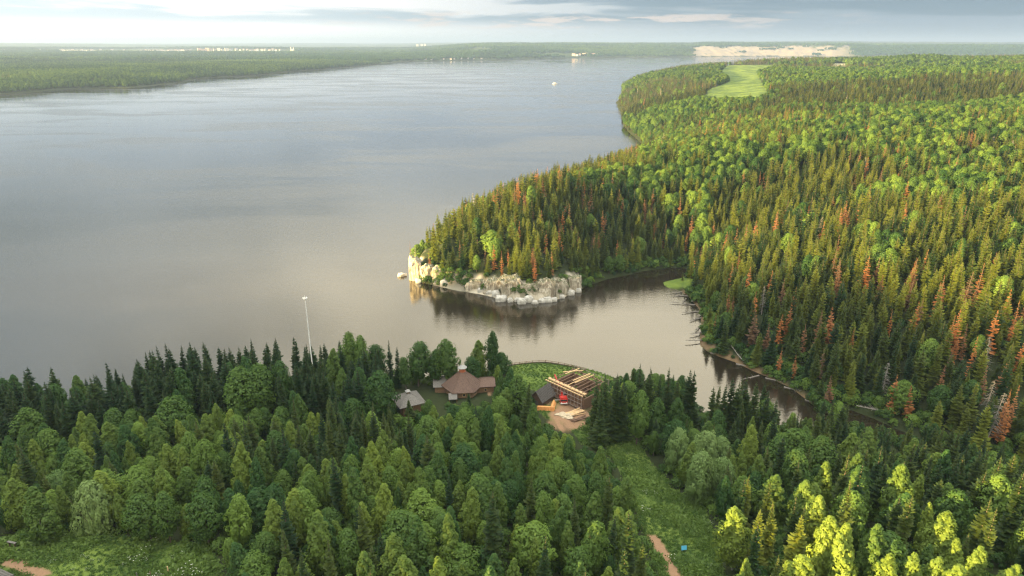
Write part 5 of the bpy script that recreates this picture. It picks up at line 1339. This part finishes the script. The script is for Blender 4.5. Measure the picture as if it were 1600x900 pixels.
for k in range(13):
    block(370 + k * 5.6 + rr.uniform(-1, 1), 80.0 - rr.random() * .8, rr.uniform(16, 30), 14, rr.uniform(13, 21), M['bwhite'], 'white_house', '%s low white building right of the far town core' % OR2[k], 'house', 'low buildings right of the far town', rr.uniform(-.4, .4), 0, True)
for k in range(14):
    block(222 + k * 5.8 + rr.uniform(-1, 1), 80.6 - rr.random() * .8, rr.uniform(18, 42), 14, rr.uniform(10, 15), M['bwhite'], 'white_house', '%s low pale building left of the far town core' % OR2[k], 'house', 'low buildings left of the far town', rr.uniform(-.2, .2), 0, True)
for k in range(7):
    block(96 + k * 16 + rr.uniform(-4, 4), 79.5 - rr.random() * .5, rr.uniform(16, 30), 14, rr.uniform(9, 14), M['bwhite'], 'farm_building', '%s scattered pale farm building by the far fields' % OR2[k], 'farm building', 'farm buildings by the far fields', 0, 0, True)
def church():
    g = G(457, 79.2); r = empty('white_church', (g[0], g[1], g[2] - 1), 0, 'white church with two towers on the rise right of the far town', 'church')
    m = MB(); m.box((0, 0, 9), (34, 14, 18)); m.build('nave', M['bwhite'], r)
    for x, h in ((-16, 38), (14, 32)):
        m = MB(); m.box((x, 0, h / 2), (8, 8, h)); t = m.build('tower', M['bwhite'], r)
        m = MB(); m.tube([(x, 0, h), (x, 0, h + 4), (x, 0, h + 9)], [4.2, 3.4, .3], 8); m.build('dome', M['roof_grey'], t)
church()
for k in range(8):
    block(896 + k * 5.2 + rr.uniform(-1, 1), 87.6 - rr.random() * 1.0 - (2 if k in (4, 5) else 0), rr.uniform(18, 34), 14, rr.uniform(10, 18), M['bpink'] if k % 3 == 0 else M['bwhite'], 'riverside_building', '%s building from the left in the far riverside village' % OR2[k], 'building', 'buildings of the far riverside village', rr.uniform(-.2, .2), 0, True)
for k in range(11):
    block(664 + k * 9.5 + rr.uniform(-3, 3), 94.6 - .018 * k * 9.5 - .6, rr.uniform(10, 20), 9, rr.uniform(5, 9), M['bwhite'], 'shore_house', '%s pale little house from the left along the far shore' % OR2[k], 'house', 'little houses along the far shore', 0, 0, True)
for k, (px_, py_) in enumerate(((652, 66.8), (659, 66.6), (664, 66.9))):
    block(px_, 0, 40, 20, 55, M['bwhite'], 'tower_block', '%s white tower block from the left on the far horizon hill' % OR2[k], 'tower block', 'tower blocks on the horizon', 0, 0)

# ------------------------------------------------------------------ meadow plants
def meadow_protos():
    rg = np.random.default_rng(3)
    cc = bpy.data.collections.new('meadow_library')
    for k in range(3):
        n = 60; P = np.stack([rg.normal(0, .38, n), rg.normal(0, .38, n), rg.uniform(.05, .6, n)], 1); N = np.stack([rg.normal(0, .7, n), rg.normal(0, .7, n), np.full(n, .7)], 1)
        V, F = cards(P, N, .22, rg, 2.0, .4); me = np_mesh('weed', V, F, [M['grass']]); cc.objects.link(bpy.data.objects.new('tuft_%d' % k, me))
    n = 44; P = np.stack([rg.normal(0, .35, n), rg.normal(0, .35, n), rg.uniform(.05, .7, n)], 1); V, F = cards(P, np.stack([rg.normal(0, .6, n), rg.normal(0, .6, n), np.full(n, .7)], 1), .22, rg, 2.0, .4)
    m2 = 9; P2 = np.stack([rg.normal(0, .32, m2), rg.normal(0, .32, m2), rg.uniform(.75, 1.0, m2)], 1); V2, F2 = cards(P2, np.tile([[0, -.2, 1.0]], (m2, 1)), .13, rg, 1.1, .15)
    me = np_mesh('umbel', np.vstack([V, V2]), np.vstack([F, F2 + len(V)]), [M['grass'], M['umbel']], [0] * len(F) + [1] * len(F2)); cc.objects.link(bpy.data.objects.new('tuft_3', me))
    return cc
def meadow():
    cc = meadow_protos(); rows = []
    x, y = jgrid(-150, 120, 70, 260, .95, .6); h, dn, dr, df = land(x, y); px, py, dep = proj(np.stack([x, y, h], 1)); at = grid_attrs(x, y, h, dn, dr, df)
    k = (at[1] > .5) & (at[0] < .45) & (dn > 1.5); x, y, h, px, py = (q[k] for q in (x, y, h, px, py)); n = len(x)
    f = fbm(x / 6, y / 6, 201, 3)
    s = .6 + 1.5 * sm(f, .35, .75); site = inpoly(SITE, px, py); s = np.where(site, .55, s)
    fl = ((py > 868) & (px < 360) & (px > 80)) * .12 * (fbm(x / 3, y / 3, 205, 2) > .48) + ((px > 1000) & (fbm(x / 3, y / 3, 207, 2) > .62)) * .05 + .004
    isf = RNG.random(n) < np.where(site, 0, fl)
    for i in range(n):
        rows.append(('g', x[i], y[i], h[i] - .05, s[i], s[i] * .9, RNG.uniform(0, 6.28), float(np.clip(f[i] * 1.3 - .2 + RNG.normal(0, .15), 0, 1)), 3 if isf[i] else int(RNG.integers(0, 3)), 0))
    o = gn_instancer('meadow_grass', cc, rows, 'tall weeds, grass and white umbel flowers filling the meadow clearings', 4)
meadow()

# ------------------------------------------------------------------ haze: one box of even thin air
def haze():
    m_ = bpy.data.materials.new('haze'); m_.use_nodes = True; T = NT(m_.node_tree)
    v = T.new('ShaderNodeVolumePrincipled'); v.inputs['Density'].default_value = 0.00008; v.inputs['Color'].default_value = (0.27, 0.38, 0.62, 1); v.inputs['Anisotropy'].default_value = 0.2
    o = T.new('ShaderNodeOutputMaterial'); T.l.new(v.outputs[0], o.inputs['Volume'])
    mb = MB(); S = 28000; z0, z1 = -20, 290
    mb.box((0, 0, (z0 + z1) / 2), (2 * S, 2 * S, z1 - z0)); ob = mb.build('haze', m_); ob['kind'] = 'stuff'; ob['label'] = 'thin bluish haze over the far river and woods'
haze()
